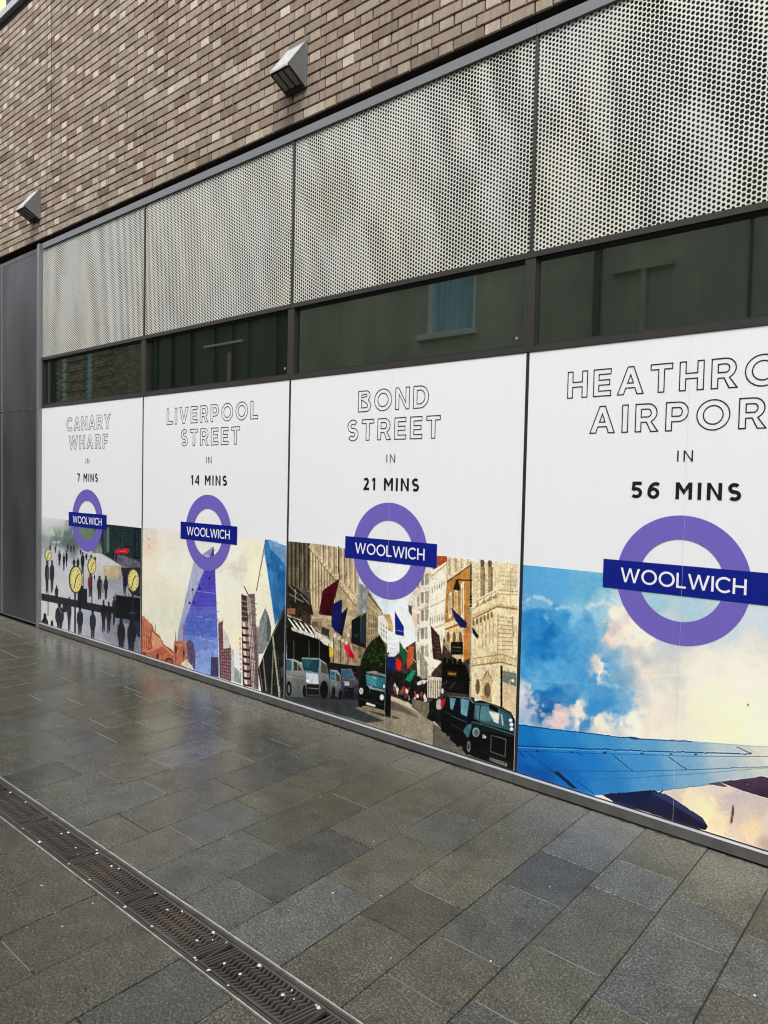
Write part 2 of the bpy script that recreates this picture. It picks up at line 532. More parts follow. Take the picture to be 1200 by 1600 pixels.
def grate_mesh(seed):
    rr = random.Random(seed)
    g = MB(); L, W = .497, .150
    zb, zt = -.016, .0

    def ribbon(pts, hw, z1=zt, z0=zb):
        n = len(g.v); m_ = len(pts)
        for i, (x, y) in enumerate(pts):
            a = pts[max(0, i - 1)]; b = pts[min(m_ - 1, i + 1)]
            dx, dy = b[0] - a[0], b[1] - a[1]; l = math.hypot(dx, dy) or 1
            nx, ny = -dy / l * hw, dx / l * hw
            zz = z1 + rr.uniform(-.0005, .0003)
            g.v += [(x - nx, y - ny, z0), (x - nx * .6, y - ny * .6, zz), (x + nx * .6, y + ny * .6, zz), (x + nx, y + ny, z0)]
        for i in range(m_ - 1):
            k = n + 4 * i
            g.f += [(k, k + 1, k + 5, k + 4), (k + 1, k + 2, k + 6, k + 5), (k + 2, k + 3, k + 7, k + 6)]
    hw = W / 2
    g.box(-L / 2, L / 2, -hw, -hw + .010, zb, -.0006); g.box(-L / 2, L / 2, hw - .010, hw, zb, -.0008)
    for sx in (-1, 1):
        x = sx * (L / 2 - .002); g.box(x - .0018, x + .0018, -hw + .010, hw - .010, zb, -.0012)
        for q in range(3):
            xx = sx * (L / 2 - .022 - q * .0150)
            ribbon([(xx - .016, -hw + .008), (xx + .016, hw - .008)], .0042)
    n = 18; x0 = -L / 2 + .074; dx = (L - .148) / (n - 1)
    for i in range(n):
        pts = []; segs = 6; step = (W - .016) / segs
        for k in range(segs + 1):
            off = (.0058 if k % 2 else -.0058) + (k - segs / 2) * .0046
            pts.append((x0 + i * dx + off, -hw + .008 + k * step))
        ribbon(pts, .0049)
    return g.mesh('grate')


gm = [grate_mesh(i) for i in range(3)]
nx_ = int((DX1 - DX0) / .5)
for i in range(nx_):
    o = link('grate', gm[i % 3], M_IRON, None)
    o.location = (DX0 + .25 + i * .5 + .11, (DR0 + DR1) / 2 + random.uniform(-.001, .001), random.uniform(-.0015, -.0002))
    under(o, drain)

# ------------------------------------------------------------------ the brick building
bld = empty('brick_building', (-5, .15, 0), 'brown brick building with perforated pale panels above a dark glass strip', 'building')


def part(mb, name, mat, smooth=False, root=bld):
    return under(mb.build(name, mat, None, (0, 0, 0), smooth), root)


core = MB()
core.box(XL, XR, .30, 4.0, 0, Z_CP - .02)
part(core, 'wall_core', M_DARK)
wallb = MB(); wallb.box(XL, XR, .016, .297, Z_BB + .004, Z_BT)
brick_wall = part(wallb, 'brick_wall', M_MORTAR)
lint = MB(); lint.box(XL, XR, .10, .295, Z_RB, Z_BB + .002)
part(lint, 'shadow_gap', M_DARK)
co = MB(); co.box(XL, XR, .035, .295, Z_BT + .002, Z_CP)
part(co, 'parapet_flashing', M_DARK)
co = MB(); co.box(XL, XR, -.02, 4.05, Z_CP + .001, Z_CP + .078)
part(co, 'coping', M_COPING)

# Flemish bond
PER, COURSE = .3331, .0750
HX = -3.377
bricks = []
for r in range(36):
    z0 = Z_BB + r * COURSE; z1 = z0 + .0630
    off = HX + (PER / 2 if r % 2 else 0)
    n0 = int((XL - off) / PER) + 1; n1 = int((XR - off) / PER) - 1
    for n in range(n0, n1):
        x = off + n * PER
        jx = random.uniform(-.002, .002)
        bricks.append((x + jx, x + .1008, z0, z1, 1))
        bricks.append((x + .1112, x + PER - .0098 + random.uniform(-.002, .002), z0, z1, 0))
bx = np.array([((b[0] + b[1]) / 2, (b[2] + b[3]) / 2) for b in bricks])
bd = np.sqrt(bx[:, 0] ** 2 + 3.64 ** 2 + (bx[:, 1] - 1.73) ** 2)
# in frame test with the camera
dv = np.stack([bx[:, 0] - CP[0], np.zeros(len(bx)) - CP[1], bx[:, 1] - CP[2]], 1) @ RNP
sx_ = 600 + F_PX * dv[:, 0] / -dv[:, 2]; sy_ = 800 - F_PX * dv[:, 1] / -dv[:, 2]
inv = (sx_ > -5) & (sx_ < 1205) & (sy_ > -8) & (sy_ < 1605) & (dv[:, 2] < 0)
ordb = np.argsort(np.where(inv, bd, bd + 100))
singleb = set(ordb[:296].tolist())


def btone(h):
    t = random.gauss(.60 if h else .42, .13)
    if h and random.random() < .40: t += .22
    if random.random() < .06: t -= .24
    return min(1, max(0, t))


variants = {}
for h, wdt in ((1, .1008), (0, .2121)):
    for q in range(14):
        mb = MB(); mb.brick(-wdt / 2, wdt / 2, 0, .0155, -.0315, .0315, .003, .0012)
        me = mb.mesh('brick'); face_attr(me, 'tone', [btone(h)] * 9); face_attr(me, 'hue', [random.random()] * 9)
        me.materials.append(M_BRICK.m)
        variants[(h, q)] = me
restb = MB(); rt, rh = [], []
for i, (x0, x1, z0, z1, h) in enumerate(bricks):
    yo = random.uniform(-.0015, .0015)
    if i in singleb:
        o = link('brick', variants[(h, random.randrange(14))], None, brick_wall)
        o.location = ((x0 + x1) / 2, yo, (z0 + z1) / 2)
    else:
        restb.brick(x0, x1, yo, .0155, z0, z1, .003, .0012); rt += [btone(h)] * 9; rh += [random.random()] * 9
me = restb.mesh('bricks_beyond'); face_attr(me, 'tone', rt); face_attr(me, 'hue', rh)
tag(link('bricks_beyond', me, M_BRICK, brick_wall), kind='stuff')

xj = float(on_wall(80, 250)[0])
mj = MB(); mj.box(xj - .005, xj + .005, -.0022, .015, 5.02, Z_BT)
mj.build('movement_joint', M_MORTAR, brick_wall)

# rail over the panels, one length per bay
for a, b in [(MX[0] + .03, MX[1]), (MX[1], MX[2]), (MX[2], MX[3]), (MX[3], MX[4]), (MX[4], XR)]:
    mb = MB(); mb.box(a + .001, b - .001, -.006, .098, Z_RB + .004, Z_RT)
    part(mb, 'top_rail', M_RAIL)
mb = MB(); mb.box(XL, MX[0] - .03, .012, .098, Z_RB + .006, Z_RT - .018)
part(mb, 'top_rail', M_PLINTH)


def perforated(name, x0, x1, z0, z1, y, pitch, nseg, rfun, thick=.002):
    """hexagonal cells, each with a round hole, joined edge to edge into a real perforated sheet"""
    cw = pitch * math.sqrt(3) / 2
    nc = int((x1 - x0) / cw) + 2; nr = int((z1 - z0) / pitch) + 2
    C_, R_ = np.meshgrid(np.arange(nc), np.arange(nr), indexing='ij')
    cx = x0 + C_ * cw; cz = z0 + pitch * .25 + (R_ + .5 * (C_ % 2)) * pitch
    cx = cx.ravel(); cz = cz.ravel()
    rad = rfun(cx, cz) * pitch
    a = np.arange(nseg) * 2 * math.pi / nseg
    R6 = pitch / math.sqrt(3)
    if nseg == 12:
        orad = np.where(np.arange(12) % 2 == 0, R6, R6 * math.cos(math.pi / 6))
    else:
        orad = np.full(6, R6)
    ox = cx[:, None] + orad * np.cos(a); oz = cz[:, None] + orad * np.sin(a)
    ix = cx[:, None] + rad[:, None] * np.cos(a); iz = cz[:, None] + rad[:, None] * np.sin(a)
    X = np.concatenate([ox, ix], 1); Z = np.concatenate([oz, iz], 1)
    X = np.clip(X, x0, x1); Z = np.clip(Z, z0, z1)
    V = np.stack([X, np.full_like(X, y), Z], -1)
    n = len(cx); base = (np.arange(n) * 2 * nseg)[:, None]
    k = np.arange(nseg); k2 = (k + 1) % nseg
    F = np.stack([base + k, base + k2, base + nseg + k2, base + nseg + k], -1).reshape(-1, 4)
    V = V.reshape(-1, 3)
    P = V[F]
    area = np.abs(np.cross(P[:, 2] - P[:, 0], P[:, 3] - P[:, 1])[:, 1])
    F = F[area > 1e-9]
    return mesh_from_arrays(name, V, F)


def r_main(x, z):
    f = fbm((x + .28 * z) / .12, z / .42, 3, 3)
    g_ = fbm((x + .1 * z) / .6, z / 1.1, 9, 2)
    v = np.clip((f - .34) / .34, 0, 1)
    fine = vnoise(x / .03, z / .08, 5)
    return .315 - .012 * np.clip((x + 4.6) / 2.2, 0, 1) + (.045 + .055 * np.clip((x + 4.6) / 2.2, 0, 1)) * v * (0.55 + .6 * g_) + .016 * fine


bays = list(zip(MX[:-1], MX[1:])) + [(MX[4], 1.6)]
for i, (a, b) in enumerate(bays):
    g0 = .010
    me = perforated('perforated_panel', a + g0, b - g0, Z_PB, Z_RB + .003, .013, .0253, 12, r_main)
    under(link('perforated_panel', me, M_PERF), bld)
    mb = MB(); mb.box(a + g0, b - g0, .055, .098, Z_PB, Z_RB)
    part(mb, 'panel_lining', M_DARK)
    # joint between bays, upper and lower
    # upper transom, lower transom
    mb = MB(); mb.box(a + .001, b - .001, -.002, .098, 3.034, Z_PB - .001)
    part(mb, 'transom', M_FRAME)
    mb = MB(); mb.box(a + .0125, b - .0125, .001, .098, Z_PT + .002, 2.534)
    part(mb, 'transom', M_FRAME)
    # window: frame (four bars mitred as a ring) with its pane
    fr = MB()
    wx0, wx1, wz0, wz1, fw = a + .0125, b - .0125, 2.5345, 3.0335, .021
    fr.box(wx0, wx0 + fw, .003, .06, wz0, wz1); fr.box(wx1 - fw, wx1, .003, .06, wz0, wz1)
    fr.box(wx0 + fw, wx1 - fw, .022, .06, wz0, wz0 + .008); fr.box(wx0 + fw, wx1 - fw, .022, .06, wz1 - .010, wz1)
    w = part(fr, 'window', M_FRAME)
    gk = MB(); q = .011
    gx0, gx1, gz0, gz1 = wx0 + fw, wx1 - fw, wz0 + .008, wz1 - .010
    gk.box(gx0, gx0 + q, .020, .06, gz0, gz1); gk.box(gx1 - q, gx1, .020, .06, gz0, gz1)
    gk.box(gx0 + q, gx1 - q, .024, .06, gz0, gz0 + q * .8); gk.box(gx0 + q, gx1 - q, .024, .06, gz1 - q * .8, gz1)
    gk.build('gasket', M_GASKET, w)
    pn = MB(); pn.box(gx0 + q, gx1 - q, .034, .045, gz0 + q * .8, gz1 - q * .8)
    pn.build('pane', M_GLASS, w)
    # screw stud in the lower right corner
    if i in (1, 2):
        st = MB(); n = 8; cx, cz = gx1 - .06, gz0 + .055
        st.poly([(cx + .009 * math.cos(t * math.tau / n), .0325, cz + .009 * math.sin(t * math.tau / n)) for t in range(n)])
        for t in range(n):
            a0, a1 = t * math.tau / n, (t + 1) * math.tau / n
            st.poly([(cx + .009 * math.cos(a0), .0325, cz + .009 * math.sin(a0)), (cx + .009 * math.cos(a0), .035, cz + .009 * math.sin(a0)),
                     (cx + .009 * math.cos(a1), .035, cz + .009 * math.sin(a1)), (cx + .009 * math.cos(a1), .0325, cz + .009 * math.sin(a1))])
        st.build('screw_stud', M_STEEL, w)
    # plinth with a thin pale strip painted as its lit top edge
    pl = MB(); pl.box(a + .0015, b - .0015, -.022, .098, .010, .062)
    p_ = part(pl, 'plinth', M_PLINTH)
    le = MB(); le.box(a + .0015, b - .0015, -.0235, .004, .0625, .0642)
    le.build('lit_edge_strip', M_COPING, p_)
gr = MB()
xx = XL
while xx < 1.6:
    w_ = random.uniform(.03, .16); dpt = random.uniform(.004, .016)
    gr.poly([(xx, -.0215, .0012), (xx + w_ * random.uniform(.1, .4), -.0215 - dpt, .0010), (xx + w_ * random.uniform(.6, .9), -.0215 - dpt * random.uniform(.3, 1), .0010), (xx + w_, -.0215, .0012)][::1])
    xx += w_ * random.uniform(.7, 1.0)
tag(part(gr, 'silt_line', M_MORTAR), kind='stuff')
for i, x in enumerate(MX[1:] + [1.6]):
    mb = MB(); mb.box(x - .0095, x + .0095, .0025, .098, Z_PB, Z_RB + .003)
    part(mb, 'mullion', M_FRAME)
    mb = MB(); mb.box(x - .0120, x + .0120, .0035, .098, Z_PT + .003, 3.0335)
    part(mb, 'mullion', M_FRAME)
    mb = MB(); mb.box(x - .0105, x + .0105, .0078, .098, .07, Z_PT + .0015)
    part(mb, 'mullion', M_GASKET)
lining = MB(); lining.box(MX[0], 1.6, .0985, .2985, .0, Z_RB - .001)
part(lining, 'inner_lining', M_DARK)

# corner post at the left end of the bays, and the dark louvre-like perforated doors beyond it
po = MB(); po.box(MX[0] - .085, MX[0] - .012, -.012, .097, .001, Z_RT + .004)
post = part(po, 'corner_post', M_POST)
po = MB(); po.box(MX[0] - .0115, MX[0] + .012, -.030, .097, .001, Z_RT - .002)
part(po, 'corner_post', M_RAIL)
DLX = [-9.243, -8.264]
ds = {}
r_dark = lambda x, z: np.full_like(x, .31)
for nm, z0, z1 in (('lower', .03, 2.497), ('upper', 2.515, 4.262)):
    ds[nm] = perforated('mesh_door', -.48, .48, z0, z1, 0.0, .0200, 6, r_dark)
    for j in range(5):
        cx = (DLX[0] + DLX[1]) / 2 - j * .985
        o = link('mesh_door', ds[nm], M_MESH, None); o.location = (cx, .010, 0); under(o, bld)
        f = MB()
        f.box(cx - .489, cx - .480, .004, .09, z0 - .004, z1 + .004); f.box(cx + .480, cx + .489, .004, .09, z0 - .004, z1 + .004)
        f.box(cx - .480, cx + .480, .006, .09, z1, z1 + .004); f.box(cx - .480, cx + .480, .006, .09, z0 - .004, z0)
        part(f, 'door_frame', M_RAIL)
        f = MB(); f.box(cx - .479, cx + .479, .030, .09, z0 + .001, z1 - .001)
        part(f, 'door_lining', M_GASKET)
rp = MB(); rp.box(1.62, XR, .004, .29, .0, Z_RB)
part(rp, 'end_panel', M_PLINTH)

# ------------------------------------------------------------------ lettering
def arc(cx, cy, rx, ry, a0, a1, n=14):
    return [(cx + rx * math.cos(math.radians(a0 + (a1 - a0) * i / n)), cy + ry * math.sin(math.radians(a0 + (a1 - a0) * i / n))) for i in range(n + 1)]


def stroke(pts, w):
    L, R = [], []
    for i, p in enumerate(pts):
        d = []
        if i: d.append((p[0] - pts[i - 1][0], p[1] - pts[i - 1][1]))
        if i < len(pts) - 1: d.append((pts[i + 1][0] - p[0], pts[i + 1][1] - p[1]))
        d = [(a / math.hypot(a, b), b / math.hypot(a, b)) for a, b in d]
        nx = -sum(q[1] for q in d); ny = sum(q[0] for q in d); l = math.hypot(nx, ny); nx /= l; ny /= l
        c = max(.4, nx * -d[0][1] + ny * d[0][0]); k = w / 2 / c
        L.append((p[0] + nx * k, p[1] + ny * k)); R.append((p[0] - nx * k, p[1] - ny * k))
    return L + R[::-1]


def glyph(ch, w):
    """-> (advance width, list of shapes); a shape is [outer, hole, ...]; cap height 1"""
    h = w * .92
    if ch == 'H':
        W = .80; a, b = .5 - h / 2, .5 + h / 2
        return W, [[[(0, 0), (w, 0), (w, a), (W - w, a), (W - w, 0), (W, 0), (W, 1), (W - w, 1), (W - w, b), (w, b), (w, 1), (0, 1)]]]
    if ch == 'E':
        W = .68; a, b = .505 - h / 2, .505 + h / 2
        return W, [[[(0, 0), (W, 0), (W, h), (w, h), (w, a), (W * .92, a), (W * .92, b), (w, b), (w, 1 - h), (W * .985, 1 - h), (W * .985, 1), (0, 1)]]]
    if ch == 'F':
        W = .68; a, b = .46 - h / 2, .46 + h / 2
        return W, [[[(0, 0), (w, 0), (w, a), (W * .90, a), (W * .90, b), (w, b), (w, 1 - h), (W, 1 - h), (W, 1), (0, 1)]]]
    if ch == 'L':
        W = .62; return W, [[[(0, 0), (W, 0), (W, h), (w, h), (w, 1), (0, 1)]]]
    if ch == 'I':
        return w, [[[(0, 0), (w, 0), (w, 1), (0, 1)]]]
    if ch == 'T':
        W = .76; a, b = (W - w) / 2, (W + w) / 2
        return W, [[[(a, 0), (b, 0), (b, 1 - h), (W, 1 - h), (W, 1), (0, 1), (0, 1 - h), (a, 1 - h)]]]
    if ch == 'A':
        W = .96; c = W / 2; q = w * 1.12; t = w * .52; y0, y1 = .23, .23 + h * .95
        sl = (c - t)                      # outer edge runs from (0,0) to (c-t,1)
        xi = lambda y: q + (c - 0 - q) * y / (1 - .28 * w / .2)
        ya = 1 - .28 * w / .2
        xin = lambda y: q + (c - q) * y / ya
        return W, [[[(0, 0), (q, 0), (xin(y0), y0), (W - xin(y0), y0), (W - q, 0), (W, 0), (c + t, 1), (c - t, 1)],
                    [(xin(y1), y1), (W - xin(y1), y1), (c, ya)]]]
    if ch == 'V':
        W = .94; c = W / 2; q = w * 1.12; t = w * .52; ya = .28 * w / .2
        return W, [[[(0, 1), (q, 1), (c, ya), (W - q, 1), (W, 1), (c + t, 0), (c - t, 0)]]]
    if ch == 'Y':
        W = .90; c = W / 2; q = w * 1.18
        return W, [[[(c - w / 2, 0), (c + w / 2, 0), (c + w / 2, .40), (W, 1), (W - q, 1), (c, .40 + .24), (q, 1), (0, 1), (c - w / 2, .40)]]]
    if ch == 'W':
        W = 1.36; q = w * 1.08; x1, x2 = W * .27, W * .73; c = W / 2; t = w * .46; d = .30 * w / .2
        return W, [[[(0, 1), (q, 1), (x1 + .02, d), (c - t, 1), (c + t, 1), (x2 - .02, d), (W - q, 1), (W, 1), (x2 + t, 0), (x2 - t, 0), (c, 1 - d), (x1 + t, 0), (x1 - t, 0)]]]
    if ch == 'N':
        W = .82; d = w * 1.45
        return W, [[[(0, 0), (w, 0), (w, 1 - d), (W - w * .9, 0), (W, 0), (W, 1), (W - w, 1), (W - w, d), (w * .9, 1), (0, 1)]]]
    if ch == 'M':
        W = .94; c = W / 2; v = .27
        return W, [[[(0, 0), (w, 0), (w, 1 - w * 1.75), (c, v), (W - w, 1 - w * 1.75), (W - w, 0), (W, 0), (W, 1), (W - w * 1.05, 1), (c, v + w * 1.55), (w * 1.05, 1), (0, 1)]]]
    if ch == 'O':
        W = 1.06; e = .015
        return W, [[arc(W / 2, .5, W / 2, .5 + e, 0, 360, 40)[:-1], arc(W / 2, .5, W / 2 - w * 1.03, .5 + e - w * .97, 0, 360, 40)[:-1]]]
    if ch == 'C':
        W = .92; return W, [[stroke(arc(.52, .5, .52 - w / 2, .515 - w / 2, 43, 317, 34), w)]]
    if ch == 'S':
        W = .70; ry = (1.02 - w) / 4; rx = .35 - w / 2
        pts = arc(.345, .5 + ry, rx * .94, ry, 38, 262, 18) + arc(.355, .5 - ry, rx, ry, 82, -142, 18)
        return W, [[stroke(pts, w)]]
    if ch == 'D':
        W = .86; r = .5; x = W - .48
        return W, [[[(0, 0)] + arc(x, .5, .48, .5, -90, 90, 22) + [(0, 1)], [(w, h)] + arc(x, .5, .48 - w, .5 - h, -90, 90, 22) + [(w, 1 - h)]]]
    if ch == 'P':
        W = .76; y = .32; cy = (1 + y) / 2; ry = (1 - y) / 2; x = W - .32
        return W, [[[(0, 0), (w, 0), (w, y)] + arc(x, cy, .32, ry, -90, 90, 16) + [(0, 1)], [(w, y + h)] + arc(x, cy, .32 - w, ry - h, -90, 90, 16) + [(w, 1 - h)]]]
    if ch == 'R':
        W = .80; y = .34; cy = (1 + y) / 2; ry = (1 - y) / 2; x = W - .36
        return W, [[[(0, 0), (w, 0), (w, y), (x - .04, y), (W - w * 1.15, 0), (W + .02, 0), (x + .13, y + .012)] + arc(x, cy, .33, ry, -62, 90, 14) + [(0, 1)],
                    [(w, y + h)] + arc(x, cy, .33 - w, ry - h, -90, 90, 14) + [(w, 1 - h)]]]
    if ch == 'B':
        W = .80
        return W, [[[(0, 0)] + arc(W - .28, .275, .28, .275, -90, 62, 12) + arc(W - .30, .765, .25, .235, -52, 90, 12) + [(0, 1)],
                    [(w, h)] + arc(W - .27, .29, .27 - w, .29 - h, -90, 90, 12) + [(w, .58 - .0)],
                    [(w, .58 + h * .55)] + arc(W - .30, .80 - .02, .23 - w * .9, (1 - h - .58 - h * .55) / 2, -90, 90, 12) + [(w, 1 - h)]]]
    if ch == '1':
        W = .36; return W, [[[(W - w, 0), (W, 0), (W, 1), (W - w * .9, 1), (0, .90), (.03, .90 - w * .9), (W - w, 1 - w * 1.15)]]]
    if ch == '7':
        W = .66; return W, [[[(.16, 0), (.16 + w * 1.1, 0), (W, 1 - w * .8), (W, 1), (0, 1), (0, 1 - h), (W - w * 1.15, 1 - h)]]]
    if ch == '4':
        W = .74; s = .50
        return W, [[[(s, 0), (s + w, 0), (s + w, .21), (W, .21), (W, .21 + h * .9), (s + w, .21 + h * .9), (s + w, 1), (s - .02, 1), (0, .21 + h * .7), (.02, .21), (s, .21)],
                    [(w * 1.1, .21 + h * .9), (s, .21 + h * .9), (s, .78)]]]
    if ch == '2':
        W = .66
        pts = arc(.32, .70, .30 - w / 2, .31 - w / 2, 158, -28, 16) + [(w * .8, h / 2), (W, h / 2)]
        return W, [[stroke(pts, w)]]
    if ch == '5':
        W = .68
        pts = [(.62, 1 - h / 2), (.15, 1 - h / 2), (.12, .56)] + arc(.30, .33, .37 - w / 2, .34 - w / 2, 118, -140, 18)
        return W, [[stroke(pts, w)]]
    if ch == '6':
        W = .72
        return W, [[arc(.36, .33, .36, .345, 0, 360, 28)[:-1], arc(.36, .33, .36 - w, .345 - w * .95, 0, 360, 28)[:-1]],
                   [stroke(arc(.50, .36, .50 - w / 2, .64 - w / 2, 180, 62, 14), w * .98)]]
    return .34, []


def text_shapes(txt, x0, x1, z0, h, w):
    """lay the line out between x0 and x1 by adjusting the tracking"""
    gs = [glyph(c, w) for c in txt]
    tot = sum(g[0] for g in gs) * h
    tr = (x1 - x0 - tot) / max(1, len(txt) - 1)
    out = []; x = x0
    for (adv, shapes) in gs:
        for s in shapes:
            out.append([[(x + p[0] * h, z0 + p[1] * h) for p in c] for c in s])
        x += adv * h + tr
    return out


def filled(mb, shapes, y):
    for i, s in enumerate(shapes):
        yy = y - .0002 * (i % 2)
        tris = tessellate_polygon([[Vector((p[0], p[1], 0)) for p in c] for c in s])
        flat = [p for c in s for p in c]; n = len(mb.v)
        mb.v += [(p[0], yy, p[1]) for p in flat]
        for t in tris:
            a, b, c = (flat[k] for k in t)
            if (b[0] - a[0]) * (c[1] - a[1]) - (b[1] - a[1]) * (c[0] - a[0]) < 0: t = t[::-1]
            mb.f.append(tuple(n + k for k in t))


def outlined(mb, shapes, y, t):
    for s in shapes:
        for c in s:
            c = [p for i, p in enumerate(c) if math.dist(p, c[i - 1]) > 1e-5]
            m_ = len(c); n = len(mb.v)
            for i in range(m_):
                a, p, b = c[i - 1], c[i], c[(i + 1) % m_]
                d0 = (p[0] - a[0], p[1] - a[1]); d1 = (b[0] - p[0], b[1] - p[1])
                l0, l1 = math.hypot(*d0), math.hypot(*d1)
                n0 = (-d0[1] / l0, d0[0] / l0); n1 = (-d1[1] / l1, d1[0] / l1)
                nx, nz = n0[0] + n1[0], n0[1] + n1[1]; l = math.hypot(nx, nz) or 1; nx /= l; nz /= l
                k = t / 2 / max(.35, nx * n0[0] + nz * n0[1])
                mb.v += [(p[0] + nx * k, y, p[1] + nz * k), (p[0] - nx * k, y, p[1] - nz * k)]
            for i in range(m_):
                j = (i + 1) % m_
                mb.f.append((n + 2 * i, n + 2 * i + 1, n + 2 * j + 1, n + 2 * j))


# ------------------------------------------------------------------ painter for the printed pictures (flat print)
class Canvas:
    def __init__(s, x0, x1, z0, z1, ppm):
        s.x0, s.x1, s.z0, s.z1, s.ppm = x0, x1, z0, z1, ppm
        s.w, s.h = int((x1 - x0) * ppm), int((z1 - z0) * ppm)
        s.a = np.full((s.h, s.w, 3), 200.0)
        X, Z = np.meshgrid(x0 + (np.arange(s.w) + .5) / ppm, z0 + (np.arange(s.h) + .5) / ppm)
        d = np.stack([X - CP[0], np.zeros_like(X) - CP[1], Z - CP[2]], -1) @ RNP
        s.px = 600 + F_PX * d[..., 0] / -d[..., 2]; s.py = 800 - F_PX * d[..., 1] / -d[..., 2]
        s.view(1, 0, 0)

    def view(s, k, ox, oy):
        """work in enlarged-detail coordinates: u = (px-ox)*k"""
        s.k, s.ox, s.oy = k, ox, oy
        s.u = (s.px - ox) * k; s.v = (s.py - oy) * k

    def c(s, pts):
        p = np.asarray(pts, float)
        x, z = on_wall(s.ox + p[:, 0] / s.k, s.oy + p[:, 1] / s.k)
        return np.stack([(x - s.x0) * s.ppm, (z - s.z0) * s.ppm], 1)

    def mask(s, q, soft=0):
        x0, y0 = np.floor(q.min(0)).astype(int) - 1 - soft * 2; x1, y1 = np.ceil(q.max(0)).astype(int) + 2 + soft * 2
        x0, y0 = max(0, x0), max(0, y0); x1, y1 = min(s.w, x1), min(s.h, y1)
        if x1 <= x0 or y1 <= y0: return None
        acc = 0
        for dx in (.25, .75):
            for dy in (.25, .75):
                X, Y = np.meshgrid(np.arange(x0, x1) + dx, np.arange(y0, y1) + dy)
                ins = np.zeros(X.shape, bool)
                for i in range(len(q)):
                    ax, ay = q[i - 1]; bx_, by = q[i]
                    if ay == by: continue
                    cond = (ay > Y) != (by > Y)
                    ins ^= cond & (X < (bx_ - ax) * (Y - ay) / (by - ay) + ax)
                acc = acc + ins
        m = acc / 4.0
        for _ in range(soft):
            m = box3(m)
        return (slice(y0, y1), slice(x0, x1)), m

    def poly(s, pts, col, al=1.0, soft=0, tex=0, ts=.02, col2=None):
        r = s.mask(s.c(pts), soft)
        if r is None: return
        sl, m = r; m = (m * al)[..., None]
        cc = np.array(col, float)
        if col2 is not None:         # vertical blend from col (top) to col2 (bottom)
            v = s.v[sl]; p = np.asarray(pts, float); t = np.clip((v - p[:, 1].min()) / max(1e-6, np.ptp(p[:, 1])), 0, 1)[..., None]
            cc = cc * (1 - t) + np.array(col2, float) * t
        if tex:
            X, Y = np.meshgrid(np.arange(sl[1].start, sl[1].stop) / s.ppm, np.arange(sl[0].start, sl[0].stop) / s.ppm)
            cc = cc * (1 + tex * (fbm(X / ts, Y / ts, 5, 3) - .5) * 2)[..., None]
        s.a[sl] = s.a[sl] * (1 - m) + cc * m

    def rect(s, x0, y0, x1, y1, col, **k): s.poly([(x0, y0), (x1, y0), (x1, y1), (x0, y1)], col, **k)

    def line(s, pts, w, col, al=1.0, soft=0):
        for a, b in zip(pts[:-1], pts[1:]):
            l = math.hypot(b[0] - a[0], b[1] - a[1]) or 1
            nx, ny = -(b[1] - a[1]) / l * w / 2, (b[0] - a[0]) / l * w / 2
            s.poly([(a[0] + nx, a[1] + ny), (b[0] + nx, b[1] + ny), (b[0] - nx, b[1] - ny), (a[0] - nx, a[1] - ny)], col, al, soft)

    def ell(s, cx, cy, rx, ry, col, al=1.0, soft=0, rot=0, **k):
        r = math.radians(rot); P = []
        for i in range(22):
            t = math.tau * i / 22; x, y = rx * math.cos(t), ry * math.sin(t)
            P.append((cx + x * math.cos(r) - y * math.sin(r), cy + x * math.sin(r) + y * math.cos(r)))
        s.poly(P, col, al, soft, **k)

    def quadgrid(s, q, u0, v0, u1, v1):
        """sub-quad of q=(tl,tr,br,bl) in unit coordinates"""
        f = lambda u, v: tuple((q[0][i] * (1 - u) + q[1][i] * u) * (1 - v) + (q[3][i] * (1 - u) + q[2][i] * u) * v for i in (0, 1))
        return [f(u0, v0), f(u1, v0), f(u1, v1), f(u0, v1)]

    def cells(s, q, nu, nv, fu, fv, col, al=1.0, jit=0, off=.5):
        for i in range(nu):
            for j in range(nv):
                cc = [max(0, min(255, x + random.uniform(-jit, jit))) for x in col]
                a = (i + (1 - fu) * off) / nu; b = (j + (1 - fv) * .5) / nv
                s.poly(s.quadgrid(q, a, b, a + fu / nu, b + fv / nv), cc, al)

    def blobs(s, pts, warp=0, ws=.2, power=2.2, seed=1):
        """smooth colour field through sample points (u, v, colour), edges warped like clouds"""
        X, Y = np.meshgrid(np.arange(s.w) / s.ppm, np.arange(s.h) / s.ppm)
        du = (fbm(X / ws, Y / ws, seed, 7) - .5) * warp; dv = (fbm(X / ws, Y / ws, seed + 40, 7) - .5) * warp
        du = du + (fbm(X / ws * 5, Y / ws * 5, seed + 3, 4) - .5) * warp * .45; dv = dv + (fbm(X / ws * 5, Y / ws * 5, seed + 43, 4) - .5) * warp * .45
        U, V = s.u + du, s.v + dv
        num = 0; den = 0
        for (a, b, c) in pts:
            w = 1 / (((U - a) ** 2 + (V - b) ** 2) + 60.0) ** power
            num = num + w[..., None] * np.array(c, float); den = den + w
        return num / den[..., None]

    def shards(s, n, lo=.6, hi=1.35, w=(1, 6), h=(3, 26), skip=205, box=None):
        """small upright touches of detail in the tones around them"""
        for _ in range(n):
            y, x = random.randrange(s.h), random.randrange(s.w)
            col = s.a[y, x]
            if col.min() > skip: continue
            if box is not None and not box(s.px[y, x], s.py[y, x]): continue
            ww, hh = random.randint(*w), random.randint(*h)
            if random.random() < .4: ww, hh = hh, max(1, ww // 2)
            k = random.uniform(lo, hi)
            sl = (slice(y, y + hh), slice(x, x + ww))
            s.a[sl] = s.a[sl] * .45 + np.clip(col * k, 0, 250) * .55

